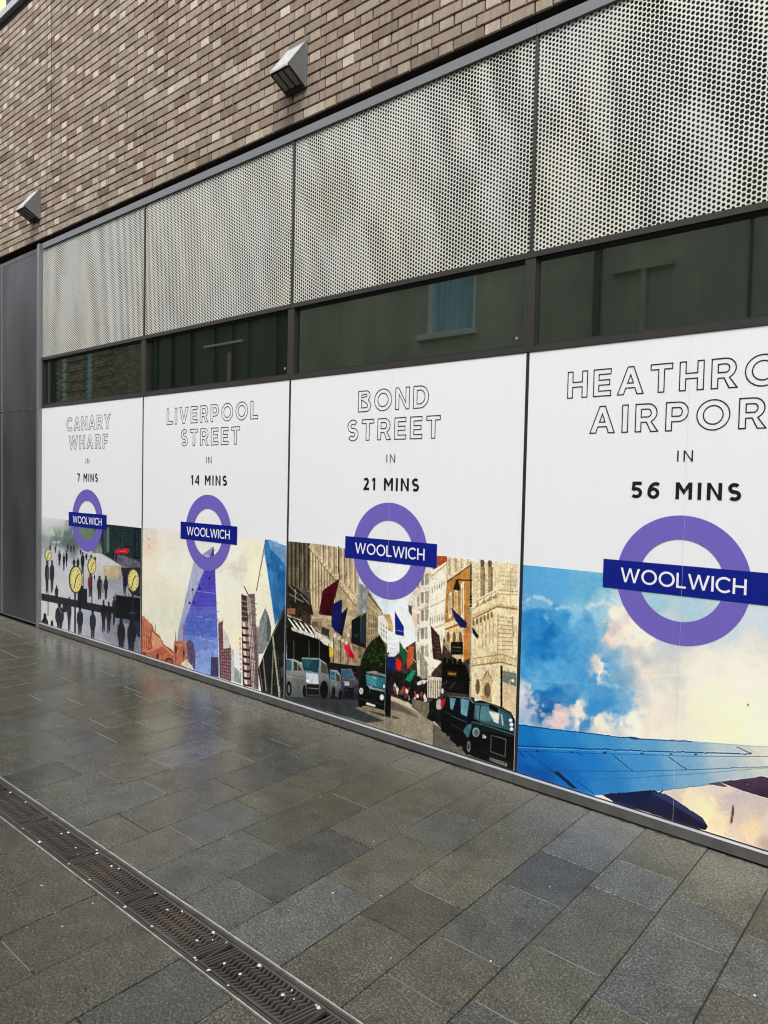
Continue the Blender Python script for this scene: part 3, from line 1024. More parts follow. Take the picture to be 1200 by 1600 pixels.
    def finish(s, warp=2.0, ws=.02, grit=.12, gs=.008, contrast=1.0, soft=1, light=.0):
        X, Y = np.meshgrid(np.arange(s.w), np.arange(s.h))
        xm, ym = X / s.ppm, Y / s.ppm
        dx = (fbm(xm / ws, ym / ws, 71, 3) - .5) * 2 * warp; dy = (fbm(xm / ws, ym / ws, 91, 3) - .5) * 2 * warp
        xi = np.clip(np.rint(X + dx).astype(int), 0, s.w - 1); yi = np.clip(np.rint(Y + dy).astype(int), 0, s.h - 1)
        a = s.a[yi, xi]
        for _ in range(soft): a = np.stack([box3(a[..., k]) for k in range(3)], -1)
        lum = a.mean(-1, keepdims=True)
        mid = np.clip(lum * (255 - lum) / 16256, .15, 1)
        g = (fbm(xm / gs, ym / gs, 31, 3) - .5)[..., None] * 2
        g2 = (fbm(xm / .07, ym / .09, 131, 4) - .5)[..., None] * 2
        g3 = (fbm(xm / .022, ym / .03, 151, 3) - .5)[..., None] * 2
        a = a * (1 + (grit * g + light * g2 + light * .7 * g3) * mid)
        bl = a
        for _ in range(3): bl = np.stack([box3(bl[..., k]) for k in range(3)], -1)
        a = a + (a - bl) * .6
        s.a = np.clip(128 + (a - 128) * contrast, 0, 255)

    def material(s, name):
        X, Y = np.meshgrid(np.arange(s.w), np.arange(s.h))
        g = rng.normal(0, 2.2, s.a.shape[:2])[..., None]
        a = np.clip(s.a + g, 0, 255) / 255.0
        lin = np.where(a <= .04045, a / 12.92, ((a + .055) / 1.055) ** 2.4)
        lin = np.clip(lin * PRINT_GAIN, 0, .9)
        enc = np.where(lin <= .0031308, lin * 12.92, 1.055 * lin ** (1 / 2.4) - .055)
        img = bpy.data.images.new(name, s.w, s.h, alpha=False)
        buf = np.ones((s.h, s.w, 4), np.float32); buf[..., :3] = enc
        img.pixels.foreach_set(buf.ravel()); img.update(); img.pack()
        m = Mat(name, (.5, .5, .5), .24, 0, 1.45)
        t = m.node('ShaderNodeTexImage'); t.image = img; t.interpolation = 'Linear'; t.extension = 'EXTEND'
        u = m.node('ShaderNodeUVMap'); u.uv_map = 'uv'
        m.l.new(u.outputs[0], t.inputs[0])
        n = m.noise(m.pos((1, 1, .3)), 3, 4)
        m.set('Base Color', m.mix(1.0, t.outputs[0], m.ramp(n, [(.3, (.93,) * 3), (.6, (1.0,) * 3)]), 'MULTIPLY'))
        m.bump(m.noise(m.pos((1, 1, .3)), 2.2, 3), .10, .004)
        return m.m


PRINT_GAIN = .95


def box3(m):
    p = np.pad(m, 1, mode='edge')
    m = (p[:-2, 1:-1] + p[1:-1, 1:-1] + p[2:, 1:-1]) / 3
    p = np.pad(m, 1, mode='edge')
    return (p[1:-1, :-2] + p[1:-1, 1:-1] + p[1:-1, 2:]) / 3


def person(c, x, y0, y1, w, col=(22, 24, 34), legs=True, lean=0, col2=None, soft=1):
    """a walking figure seen from afar: head, coat, legs"""
    h = y1 - y0
    c.ell(x + lean * .5, y0 + h * .07, w * .20, h * .065, col, .95, soft)
    c.poly([(x - w * .18 + lean * .4, y0 + h * .13), (x + w * .20 + lean * .4, y0 + h * .13), (x + w * .48, y0 + h * .24), (x + w * .5, y0 + h * .48), (x + w * .34, y0 + h * .62),
            (x - w * .32, y0 + h * .62), (x - w * .5, y0 + h * .46), (x - w * .44, y0 + h * .23)], col2 or col, .93, soft)
    if legs:
        c.poly([(x - w * .32, y0 + h * .58), (x + w * .02, y0 + h * .58), (x - w * .02, y0 + h * .97), (x - w * .24, y1)], col, .9, soft)
        c.poly([(x, y0 + h * .58), (x + w * .34, y0 + h * .58), (x + w * .22, y1 - h * .03), (x + w * .04, y0 + h * .9)], col, .9, soft)


def photo1(c):
    c.view(7.273, 60, 810)
    # misty background melting into the white of the sheet, plaza floor
    c.a[:] = c.blobs([(60, -60, (214, 216, 214)), (60, 60, (196, 203, 196)), (200, 40, (178, 190, 180)), (300, 60, (150, 166, 158)), (120, 160, (190, 200, 192)), (230, 150, (150, 165, 155)),
                      (330, 180, (105, 122, 120)), (60, 260, (150, 158, 158)), (200, 240, (120, 132, 130)), (360, 280, (92, 104, 108)), (560, 200, (110, 128, 110)), (720, 200, (48, 66, 66)),
                      (640, 360, (110, 122, 118)), (560, 400, (198, 200, 206)), (200, 400, (196, 198, 204)), (100, 560, (200, 202, 208)), (320, 640, (198, 200, 206)), (620, 520, (205, 206, 208)),
                      (200, 800, (206, 207, 210)), (700, 800, (176, 178, 190)), (860, 720, (160, 160, 172)), (600, 900, (190, 190, 200)), (330, 1100, (200, 202, 206)), (80, 1050, (214, 216, 216)),
                      (560, 1200, (178, 180, 192)), (800, 1350, (136, 138, 150)), (1050, 1300, (90, 94, 112)), (700, 1400, (165, 168, 180)), (1120, 1450, (120, 124, 138))], 60, .12)
    for i in range(26):
        x = random.uniform(40, 380); y = random.uniform(60, 330); w = random.uniform(4, 14)
        c.rect(x, y, x + w, y + random.uniform(30, 120), random.choice(((84, 104, 100), (120, 138, 128), (220, 226, 222), (70, 88, 90))), al=.35, soft=1)
    c.rect(150, 262, 245, 274, (236, 238, 240), al=.9, soft=1); c.rect(160, 280, 230, 288, (220, 224, 228), al=.7, soft=1)
    for x, y in ((128, 290), (188, 310), (400, 300), (330, 290), (365, 300)): person(c, x, y, y + 90, 22, (50, 58, 66))
    # dark building on the right
    c.poly([(770, 62), (1200, 100), (1200, 560), (950, 540), (720, 400), (700, 180), (740, 130)], (30, 46, 50), tex=.25, ts=.05, soft=1)
    c.rect(735, 130, 800, 400, (66, 84, 80), al=.7, soft=1); c.rect(770, 100, 800, 380, (112, 126, 120), al=.8, soft=1)
    for i in range(9):
        c.line([(810, 120 + i * 32), (1150, 150 + i * 32)], 3, (70, 92, 92), .5)
    for i in range(7):
        c.line([(830 + i * 48, 90), (830 + i * 48, 400)], 4, (18, 30, 34), .7)
    c.rect(1080, 120, 1140, 460, (12, 22, 28), al=.8, soft=1)
    for i in range(10): c.rect(1100, 140 + i * 30, 1130, 152 + i * 30, (90, 100, 104), al=.5)
    c.rect(640, 340, 720, 400, (128, 140, 124), al=.7, soft=1)
    c.poly([(855, 378), (890, 345), (1010, 340), (1035, 352), (1010, 400), (870, 402)], (196, 28, 44), soft=1)
    c.line([(905, 372), (985, 378)], 10, (232, 120, 128), .7)
    c.poly([(850, 410), (960, 420), (1150, 500), (1150, 570), (1050, 560), (950, 545), (850, 470)], (92, 88, 102), soft=1, tex=.3, ts=.03)
    for i in range(6): c.line([(880 + i * 20, 420 + i * 16), (1140, 480 + i * 20)], 5, (150, 148, 160), .5, 1)
    person(c, 878, 400, 500, 26); person(c, 850, 395, 470, 16)
    # pale box on the plaza
    c.poly([(560, 395), (700, 400), (940, 545), (730, 535), (600, 420)], (206, 206, 208), soft=1)
    c.poly([(730, 540), (945, 555), (955, 650), (930, 690), (735, 680)], (206, 184, 148), soft=1, tex=.12, ts=.04, col2=(176, 158, 130))
    c.line([(728, 540), (728, 690)], 7, (232, 222, 190)); c.line([(730, 538), (945, 553)], 6, (186, 160, 120))
    c.poly([(930, 560), (1180, 560), (1180, 900), (1060, 870), (980, 760), (950, 650)], (24, 26, 36), al=.9, soft=2)
    # far people
    for x, y0, y1, w in ((235, 370, 545, 34), (285, 395, 600, 26), (315, 365, 560, 26), (400, 460, 560, 34), (445, 450, 590, 34), (497, 380, 640, 44), (540, 400, 480, 26),
                         (595, 410, 450, 24), (640, 430, 500, 20), (632, 640, 700, 16), (475, 350, 420, 20)):
        person(c, x, y0, y1, w)
    person(c, 92, 470, 860, 46, (26, 28, 38)); person(c, 150, 470, 850, 52, (26, 28, 38)); c.rect(95, 560, 130, 700, (110, 112, 124), al=.6, soft=1)
    person(c, 202, 760, 960, 40, (20, 22, 32)); person(c, 582, 620, 900, 52, (40, 28, 40), col2=(120, 30, 48))
    person(c, 690, 650, 930, 62, (24, 24, 32)); c.poly([(700, 730), (745, 740), (740, 850), (705, 840)], (120, 108, 108), .7, 1); person(c, 762, 650, 930, 48, (28, 28, 40))
    person(c, 975, 640, 860, 50, (20, 24, 44))
    # railings, planter blocks
    c.poly([(30, 852), (700, 985), (900, 1015), (900, 1085), (700, 1070), (30, 930)], (12, 18, 26), soft=1)
    for i, y in enumerate((868, 890, 912)): c.line([(30, y), (720, y + 138)], 4, (92, 104, 120), .8)
    c.poly([(440, 775), (505, 765), (510, 800), (548, 802), (550, 1010), (440, 1000)], (16, 24, 30), soft=1)
    c.poly([(870, 868), (1180, 905), (1180, 1190), (1020, 1150), (870, 1130)], (10, 14, 20), soft=1)
    c.line([(875, 872), (1180, 908)], 6, (150, 152, 164), .7)
    # poles of the clocks
    for x, y0, y1, w in ((105, 490, 1110, 9), (412, 850, 1310, 20), (602, 640, 1000, 12), (1065, 830, 1250, 18), (505, 560, 1000, 8)):
        c.rect(x - w / 2, y0, x + w / 2, y1, (34, 36, 42), al=.95)
    # near people below the rail
    person(c, 235, 960, 1330, 100, (20, 24, 36)); c.line([(225, 1000), (262, 1090)], 9, (150, 156, 170), .6, 1); person(c, 295, 930, 1150, 54, (18, 22, 34), legs=False)
    person(c, 345, 890, 1300, 52, (30, 32, 42)); person(c, 467, 1010, 1335, 74, (20, 26, 44)); person(c, 612, 1040, 1390, 72, (26, 28, 40))
    person(c, 735, 925, 1300, 58, (16, 18, 26)); person(c, 795, 945, 1310, 62, (20, 22, 30)); person(c, 855, 880, 1220, 48, (24, 26, 36), soft=2)
    person(c, 935, 1130, 1560, 90, (14, 18, 28), soft=2); person(c, 1050, 1130, 1580, 110, (18, 20, 30), soft=2)
    c.poly([(1060, 1150), (1180, 1160), (1180, 1380), (1110, 1330)], (14, 26, 52), .8, 2)
    c.poly([(960, 1190), (1030, 1200), (1005, 1280), (1010, 1500), (985, 1500), (980, 1280)], (170, 172, 182), .7, 1)
    c.poly([(30, 1170), (50, 1140), (58, 1080), (82, 1082), (86, 1130), (105, 1170), (108, 1220), (30, 1200)], (12, 14, 20), soft=1)
    c.ell(150, 1200, 16, 42, (16, 18, 24), soft=1)
    for x in range(6): c.rect(1030 + x * 12, 1065 + x * 2, 1038 + x * 12, 1080 + x * 2, (190, 194, 200), al=.4, soft=1)
    # clocks
    for cx, cy, rx, ry in ((106, 415, 40, 72), (418, 695, 78, 160), (602, 540, 50, 98), (1070, 705, 72, 135)):
        c.ell(cx, cy, rx, ry, (58, 56, 44)); c.ell(cx + rx * .05, cy, rx * .88, ry * .92, (170, 158, 96)); c.ell(cx + rx * .06, cy, rx * .80, ry * .86, (226, 212, 134), soft=1)
        for k in range(12):
            t = k * math.tau / 12; c.ell(cx + rx * .66 * math.cos(t), cy + ry * .7 * math.sin(t), rx * .06, ry * .05, (120, 108, 60), .9)
        c.line([(cx, cy), (cx + rx * .45, cy - ry * .42)], rx * .13, (30, 30, 24)); c.line([(cx + rx * .06, cy - ry * .06), (cx - rx * .2, cy + ry * .56)], rx * .11, (30, 30, 24))
    c.shards(1500, .7, 1.25, (1, 8), (2, 14), 190, lambda x, y: y < 880 or x > 175)
    c.finish(1.0, .03, .12, light=.07)
    # fade of the picture into the sheet at the upper left
    t = np.clip((c.v - 60) / 120, 0, 1) * np.clip(1.2 - (c.u < 330) * 0.0, 0, 1)
    edge = np.clip((c.v - (10 + .0 * c.u)) / 150.0, 0, 1); left = np.clip((340 - c.u) / 60, 0, 1)
    k = (1 - edge * 1.0) * left
    c.a = c.a * (1 - k[..., None]) + np.array((222, 223, 224.)) * k[..., None]


def photo2(c):
    c.view(5, 216, 820)
    c.a[:] = c.blobs([(60, 30, (226, 220, 214)), (60, 120, (236, 214, 190)), (40, 300, (238, 228, 208)), (200, 60, (232, 226, 214)), (100, 500, (230, 226, 206)), (250, 350, (238, 236, 220)), (200, 700, (226, 224, 206)),
                      (560, 180, (232, 230, 222)), (500, 60, (232, 230, 226)), (800, 60, (232, 232, 230)), (760, 250, (240, 238, 224)), (800, 350, (226, 222, 204)), (700, 500, (240, 238, 222)), (900, 250, (240, 236, 210)),
                      (700, 700, (238, 234, 214)), (750, 900, (246, 236, 208)), (960, 400, (246, 240, 212)), (960, 600, (238, 234, 212)), (1000, 80, (236, 236, 232)), (1100, 90, (232, 234, 238)), (780, 1050, (232, 232, 226))], 220, .35)
    c.poly([(690, 340), (760, 330), (880, 372), (800, 372)], (208, 204, 190), .35, 4)
    # brick buildings, lower left
    br = (170, 98, 72)
    c.poly([(0, 690), (30, 712), (110, 790), (120, 830), (165, 870), (195, 935), (260, 975), (300, 1040), (310, 1160), (0, 1100)], br, tex=.22, ts=.03)
    c.poly([(20, 715), (105, 795), (60, 980), (10, 1010)], (186, 118, 92), tex=.2, ts=.02)
    for i in range(7):
        c.line([(25 + i * 14, 760 + i * 12), (15 + i * 14, 960 + i * 5)], 5, (128, 58, 48), .6)
    for i in range(5): c.line([(15, 780 + i * 50), (95, 820 + i * 42)], 4, (214, 150, 118), .5)
    c.poly([(105, 840), (165, 885), (185, 940), (110, 965), (100, 900)], (204, 152, 116)); c.line([(130, 780), (128, 835)], 4, (120, 90, 80))
    c.poly([(60, 990), (190, 940), (300, 1050), (305, 1130), (190, 1090), (60, 1030)], (178, 102, 76), tex=.2, ts=.02)
    c.line([(60, 995), (188, 944), (300, 1045)], 7, (222, 158, 122)); c.ell(235, 1080, 38, 42, (96, 44, 40)); c.ell(238, 1090, 26, 34, (140, 76, 60)); c.ell(145, 1035, 12, 26, (84, 44, 42)); c.poly([(20, 1000), (60, 1000), (60, 1030), (20, 1020)], (110, 50, 44))
    # glass tower, paler left face and violet blue front
    c.poly([(582, 172), (520, 215), (430, 290), (395, 440), (310, 830), (300, 930), (390, 940), (520, 350), (588, 250)], (186, 186, 208), col2=(150, 158, 196))
    for i in range(12): c.line([(430 + i * 7, 330), (330 + i * 5, 840)], 1.5, (160, 160, 190), .5)
    c.poly([(583, 172), (589, 245), (600, 400), (612, 760), (630, 1200), (560, 1180), (430, 1150), (345, 900), (345, 800), (450, 520), (510, 365), (560, 240)], (72, 60, 176), tex=.08, ts=.05, col2=(124, 150, 212))
    c.poly([(583, 172), (589, 245), (558, 240), (572, 200)], (70, 70, 96)); c.poly([(582, 172), (500, 236), (556, 244), (574, 200)], (150, 146, 186))
    r_ = [(505, 365), (600, 400), (608, 700), (380, 690)]
    c.poly([(505, 365), (598, 380), (606, 640), (400, 640)], (76, 64, 178), .6, 3)
    c.poly([(380, 700), (608, 700), (616, 900), (350, 900)], (70, 96, 182), .55, 4); c.poly([(345, 860), (620, 880), (625, 1000), (430, 1000), (350, 950)], (120, 150, 214), .55, 3)
    c.poly([(430, 1000), (622, 960), (630, 1200), (430, 1150)], (150, 176, 226), .55, 3)
    for i in range(24):
        y = 380 + i * 33; xl = 500 - (y - 365) * .47 if y < 700 else 345; c.line([(max(345, xl), y), (600 + (y - 400) * .035, y + 6)], 2, (176, 184, 226), .30)
    for i in range(14): c.line([(548 + (i - 7) * 5, 370), (490 + (i - 7) * 20, 1160)], 2, (60, 66, 160), .30)
    c.line([(455, 522), (600, 538)], 5, (176, 176, 226), .8); c.line([(440, 882), (610, 915)], 6, (180, 196, 232), .6)
    for x, y in ((422, 508), (432, 612), (476, 500), (552, 420), (397, 612)): c.rect(x - 7, y - 10, x + 7, y + 10, (46, 44, 84))
    c.line([(598, 380), (615, 760), (631, 1195)], 5, (216, 216, 226), .9)
    for i in range(30):
        x = random.uniform(370, 600); y = random.uniform(700, 1150); c.rect(x, y, x + random.uniform(10, 50), y + random.uniform(4, 14), random.choice(((150, 176, 228), (64, 84, 172), (180, 200, 236))), al=.35, soft=1)
    # church with two spires
    c.poly([(288, 828), (294, 910), (345, 905), (350, 740), (358, 905), (372, 940), (378, 1120), (270, 1090), (274, 930), (284, 900)], (176, 112, 84), tex=.2, ts=.02)
    for x in (285, 350): c.line([(x, 1080), (x + 2, 930)], 6, (130, 70, 58))
    c.rect(284, 950, 298, 1000, (70, 40, 40)); c.rect(345, 980, 358, 1030, (80, 44, 42)); c.line([(270, 935), (375, 945)], 6, (206, 150, 116)); c.poly([(330, 1090), (380, 1040), (420, 1130), (400, 1130)], (206, 200, 186))
    c.poly([(372, 930), (384, 905), (405, 900), (425, 930), (440, 1000), (442, 1135), (380, 1060)], (96, 76, 104), tex=.2, ts=.02); c.rect(565, 1035, 620, 1185, (62, 62, 104), tex=.2, ts=.01)
    c.poly([(565, 1040), (600, 1036), (622, 1060), (622, 1190), (560, 1175)], (64, 60, 96), tex=.15, ts=.02)
    # buildings right of the tower
    c.poly([(620, 775), (655, 750), (660, 970), (718, 962), (722, 1225), (632, 1195)], (104, 70, 78), tex=.25, ts=.015)
    c.cells([(635, 975), (716, 968), (720, 1215), (640, 1190)], 5, 9, .6, .55, (158, 120, 122), .8, 20)
    c.poly([(655, 800), (700, 880), (718, 962), (662, 968)], (206, 206, 200)); c.poly([(718, 960), (742, 985), (745, 1225), (722, 1220)], (186, 190, 192)); c.line([(622, 730), (640, 770)], 3, (150, 150, 150))
    c.cells([(626, 800), (654, 790), (656, 965), (630, 970)], 3, 10, .5, .5, (134, 100, 104), .8, 15)
    c.poly([(745, 1110), (800, 1160), (800, 1245), (745, 1225)], (150, 156, 156), tex=.3, ts=.01)
    # the tower of pipes and stair drums
    c.poly([(800, 545), (852, 560), (858, 900), (905, 1280), (812, 1250), (806, 900)], (78, 60, 58), tex=.45, ts=.012)
    c.poly([(852, 545), (905, 540), (935, 1290), (890, 1280), (866, 900)], (122, 104, 100), tex=.4, ts=.01)
    for i in range(9):
        y = 760 + i * 56; x = 806 + i * 2
        c.poly([(x, y), (x + 48, y + 8), (x + 46, y + 44), (x + 6, y + 40)], (222, 206, 200)); c.poly([(x + 22, y + 3), (x + 48, y + 8), (x + 46, y + 44), (x + 26, y + 42)], (150, 118, 112)); c.poly([(x - 5, y + 36), (x + 56, y + 44), (x + 52, y + 58), (x, y + 52)], (56, 36, 38))
    for i in range(10): c.line([(806, 575 + i * 20), (850, 582 + i * 20)], 6, (190, 172, 160) if i % 2 else (56, 44, 44), .85)
    for x0, x1 in ((858, 880), (868, 895), (846, 868)): c.line([(x0, 560), (x1 + 18, 1285)], 5, (206, 200, 196), .9)
    for i in range(16): c.line([(864, 560 + i * 44), (925, 575 + i * 44)], 5, (70, 54, 54) if i % 2 else (176, 160, 152), .8)
    c.rect(905, 800, 935, 1280, (96, 78, 80), al=.7, tex=.4, ts=.01); c.line([(822, 482), (856, 552)], 7, (70, 60, 56)); c.line([(868, 570), (905, 545)], 6, (80, 66, 60)); c.rect(865, 545, 905, 575, (90, 78, 74), al=.7)
    for i in range(7): c.rect(783 + i, 880 + i * 40, 797 + i, 900 + i * 40, (196, 150, 130), al=.8, soft=1)
    # rounded tower, blue shard, dark structure with struts
    c.poly([(986, 652), (1015, 720), (1032, 800), (1030, 880), (970, 1005), (935, 1010), (932, 860), (945, 750)], (128, 132, 134), tex=.18, ts=.03); c.poly([(986, 652), (1015, 720), (1032, 800), (1030, 880), (1000, 930), (1000, 700)], (76, 82, 84), .8)
    for i in range(9): c.line([(940, 1000 - i * 30), (990, 700 + i * 20)], 3, (170, 176, 176), .4)
    c.line([(992, 110), (918, 520)], 6, (90, 84, 60)); c.line([(996, 120), (925, 500)], 2, (200, 190, 150))
    c.poly([(988, 125), (1010, 112), (1060, 140), (1150, 170), (1160, 420), (1150, 600), (1100, 720), (1062, 790), (1050, 700), (1010, 420), (980, 230)], (44, 110, 168), tex=.28, ts=.05)
    c.poly([(1000, 118), (1060, 130), (1150, 172), (1150, 330), (1090, 250), (1030, 190)], (128, 164, 200), .85, 1, tex=.2, ts=.03)
    c.poly([(1060, 330), (1150, 380), (1140, 600), (1080, 740), (1040, 500)], (30, 84, 142), .5, 5)
    for i in range(14): c.line([(1000 + i * 8, 190 + i * 20), (1060 + i * 6, 640 + i * 6)], 3, (90, 150, 196), .35)
    c.line([(985, 240), (1062, 786)], 4, (214, 216, 206)); c.line([(1150, 175), (1156, 480)], 4, (180, 196, 206), .8)
    c.poly([(1160, 600), (1160, 1400), (960, 1330), (930, 1130), (1000, 960), (1062, 830)], (26, 30, 30), tex=.3, ts=.04)
    c.line([(1155, 600), (1050, 850), (985, 1000)], 9, (60, 66, 64)); c.line([(1150, 640), (1040, 880)], 3, (170, 176, 170), .8)
    for a, b, w, col in (((1045, 870), (1100, 1360), 13, (176, 170, 146)), ((1050, 960), (1035, 1340), 10, (120, 120, 108)), ((970, 1040), (995, 1300), 11, (134, 132, 120)), ((1085, 1000), (1105, 1340), 4, (90, 84, 74)), ((1130, 1000), (1140, 1380), 12, (76, 82, 82)), ((940, 1100), (965, 1290), 6, (120, 110, 104))):
        c.line([a, b], w, col, .95)
    c.poly([(1105, 1120), (1160, 1090), (1160, 1180), (1110, 1190)], (70, 76, 78), .8, 1)
    for i in range(12): x = random.uniform(930, 1130); y = random.uniform(1080, 1300); c.rect(x, y, x + random.uniform(6, 40), y + 5, (130, 128, 116), al=.5)


    c.view(5, 216, 820)
    c.shards(3000, .68, 1.3, (1, 4), (2, 14), 198)
    c.finish(.8, .02, .10, .008, 1.06, light=.06)


def photo3(c):
    # ---- left half
    c.view(5.335, 440, 840)
    c.a[:] = c.blobs([(900, 100, (236, 236, 232)), (900, 420, (232, 236, 238)), (850, 520, (214, 222, 228)), (1000, 700, (226, 230, 232)), (700, 450, (206, 214, 218)), (1100, 300, (230, 232, 234))], 60, .3)
    c.poly([(560, 350), (720, 440), (835, 620), (900, 800), (945, 1000), (940, 1130), (560, 1100)], (126, 112, 90), tex=.35, ts=.03)
    c.rect(20, 1180, 1100, 1420, (44, 44, 44), tex=.3, ts=.03)
    # stone facades of the left side, darker at the near end
    c.poly([(40, 20), (220, 40), (560, 100), (640, 170), (640, 600), (560, 800), (400, 900), (40, 660)], (176, 158, 128), tex=.18, ts=.05)
    c.poly([(40, 20), (235, 45), (230, 420), (260, 640), (40, 640)], (88, 80, 66), tex=.35, ts=.05)
    for x in (62, 96, 132, 170, 205): c.line([(x, 40), (x + 2, 420)], 9, (134, 124, 104), .75, 1); c.line([(x + 13, 40), (x + 15, 420)], 7, (44, 40, 34), .8)
    for x in range(9): c.line([(245 + x * 24, 120 + x * 26), (247 + x * 24, 560 + x * 16)], 8, (214, 198, 166), .85); c.line([(255 + x * 24, 130 + x * 26), (257 + x * 24, 560 + x * 16)], 6, (112, 92, 68), .8)
    c.line([(225, 70), (640, 560)], 20, (186, 164, 124)); c.line([(232, 64), (640, 540)], 5, (232, 218, 184)); c.line([(228, 96), (620, 580)], 5, (84, 68, 48), .8)
    for x in range(7): c.line([(330 + x * 44, 60 + x * 8), (332 + x * 44, 210 + x * 40)], 11, (216, 202, 172), .9); c.line([(345 + x * 44, 60 + x * 8), (347 + x * 44, 220 + x * 40)], 7, (110, 96, 76), .8)
    c.line([(470, 60), (470, 300)], 7, (40, 34, 28), .9)
    for x in range(16): c.rect(250 + x * 24, 110 + x * 28, 262 + x * 24, 124 + x * 28, (232, 220, 190), al=.7)
    c.poly([(40, 390), (110, 410), (230, 520), (262, 640), (200, 700), (40, 640)], (50, 46, 40), tex=.4, ts=.03)
    for p in (((60, 400), (130, 470)), ((110, 430), (110, 540)), ((60, 470), (180, 540)), ((150, 470), (230, 560))): c.line(list(p), 8, (170, 166, 156), .7)
    c.rect(42, 590, 110, 640, (150, 104, 78)); c.poly([(160, 600), (250, 650), (240, 740), (160, 690)], (64, 54, 46), tex=.4, ts=.02)
    # shop level
    c.poly([(240, 640), (420, 700), (560, 830), (600, 960), (600, 1120), (380, 1040), (330, 900), (240, 760)], (152, 136, 112), tex=.3, ts=.03)
    c.rect(250, 700, 300, 745, (110, 88, 70)); c.poly([(330, 740), (395, 770), (390, 830), (330, 800)], (52, 60, 56))
    c.rect(250, 655, 410, 675, (196, 180, 150), al=.7)
    c.poly([(40, 740), (330, 850), (400, 920), (400, 1100), (40, 1010)], (20, 20, 18), tex=.5, ts=.04)
    for x in (98, 225, 312): c.line([(x, 860), (x, 1030)], 8, (96, 96, 88), .8)
    # striped awnings
    c.poly([(38, 655), (175, 700), (420, 870), (425, 915), (300, 850), (120, 790), (38, 735)], (44, 42, 38))
    for i in range(5):
        x = 44 + i * 46; y = 668 + i * 15
        c.poly([(x, y), (x + 16, y + 5), (x + 86, y + 96), (x + 60, y + 88)], (222, 220, 210)); c.poly([(x + 34, y + 78), (x + 84, y + 96), (x + 84, y + 124), (x + 36, y + 106)], (200, 198, 186))
    c.poly([(250, 768), (300, 790), (425, 872), (428, 925), (350, 890), (290, 830)], (208, 204, 190))
    for i in range(4): c.rect(430 + i * 32, 800 + i * 22, 455 + i * 32, 830 + i * 22, (206, 196, 172), al=.8)
    for x in range(6): c.line([(430 + x * 30, 840 + x * 10), (430 + x * 30, 1050)], 8, (176, 162, 136) if x % 2 else (60, 50, 42), .85)
    c.poly([(390, 905), (430, 925), (425, 990), (395, 1000)], (196, 176, 60), soft=1); c.poly([(515, 890), (560, 900), (605, 985), (600, 1020), (560, 1000), (520, 930)], (206, 44, 64)); c.poly([(560, 930), (600, 985), (590, 1010), (560, 985)], (150, 24, 44))
    # flags
    c.line([(215, 450), (500, 305)], 6, (140, 132, 116)); c.poly([(482, 340), (430, 545), (440, 560), (410, 655), (305, 638), (340, 440)], (84, 24, 36), tex=.2, ts=.03, col2=(60, 16, 26))
    c.poly([(500, 515), (498, 640), (460, 800), (410, 740), (415, 600), (440, 545)], (28, 34, 92), tex=.2, ts=.03); c.poly([(550, 580), (500, 825), (462, 790), (498, 630)], (26, 26, 58))
    c.line([(525, 755), (700, 620)], 6, (110, 108, 98)); c.poly([(655, 650), (655, 905), (578, 880), (580, 690)], (22, 30, 34)); c.poly([(705, 615), (700, 920), (655, 910), (660, 660)], (44, 54, 64)); c.line([(605, 800), (620, 830), (638, 800)], 4, (110, 112, 110), .8)
    c.poly([(578, 850), (700, 890), (698, 925), (578, 880)], (40, 26, 26))
    # far buildings in the middle
    c.poly([(635, 370), (715, 420), (720, 620), (630, 650)], (140, 146, 146), tex=.2, ts=.03); c.line([(660, 400), (660, 640)], 7, (96, 100, 100), .8)
    c.poly([(715, 470), (760, 500), (830, 610), (830, 700), (800, 860), (700, 920), (705, 620)], (158, 142, 112), tex=.2, ts=.03)
    c.cells([(712, 620), (800, 660), (796, 850), (708, 900)], 6, 4, .4, .7, (86, 76, 60), .8, 12); c.line([(715, 470), (830, 610)], 7, (60, 56, 50)); c.line([(710, 560), (820, 640)], 5, (206, 192, 160))
    c.poly([(820, 640), (900, 640), (925, 740), (925, 800), (800, 800), (806, 660)], (186, 156, 104), tex=.15, ts=.03); c.poly([(800, 655), (850, 650), (885, 720), (880, 890), (830, 850), (800, 780)], (216, 214, 206)); c.cells([(815, 690), (880, 740), (878, 860), (820, 820)], 3, 3, .4, .6, (130, 128, 120), .8)
    c.poly([(880, 770), (945, 800), (945, 1000), (875, 1000)], (222, 226, 228)); c.rect(872, 995, 948, 1150, (26, 44, 112)); c.rect(930, 860, 960, 1100, (216, 220, 224))
    for i in range(4): c.line([(885, 840 + i * 40), (940, 850 + i * 40)], 4, (150, 156, 160), .6)
    # tree
    c.poly([(815, 815), (860, 900), (880, 990), (872, 1120), (640, 1120), (660, 1030), (700, 920), (750, 860)], (28, 42, 22), soft=1, tex=.5, ts=.03)
    for i in range(160):
        x = random.gauss(775, 60); y = random.gauss(990, 75)
        if y > 830 + abs(x - 790) * 1.1: c.ell(x, y, 9, 7, random.choice(((44, 62, 30), (18, 28, 16), (60, 78, 40))), .7)
    # blue flag and sky gap
    c.poly([(942, 620), (1012, 740), (1015, 822), (945, 808)], (28, 46, 124)); c.line([(955, 765), (1010, 785)], 6, (190, 200, 226), .6); c.line([(942, 600), (945, 810)], 3, (150, 150, 150))
    # dark street level + people
    c.poly([(380, 1040), (700, 1080), (900, 1100), (1067, 1120), (1067, 1330), (900, 1300), (380, 1200)], (32, 30, 30), tex=.5, ts=.02)
    # road
    c.poly([(20, 1300), (180, 1330), (640, 1370), (920, 1320), (1100, 1400), (1240, 1700), (800, 1620), (20, 1340)], (128, 120, 104), tex=.08, ts=.03)
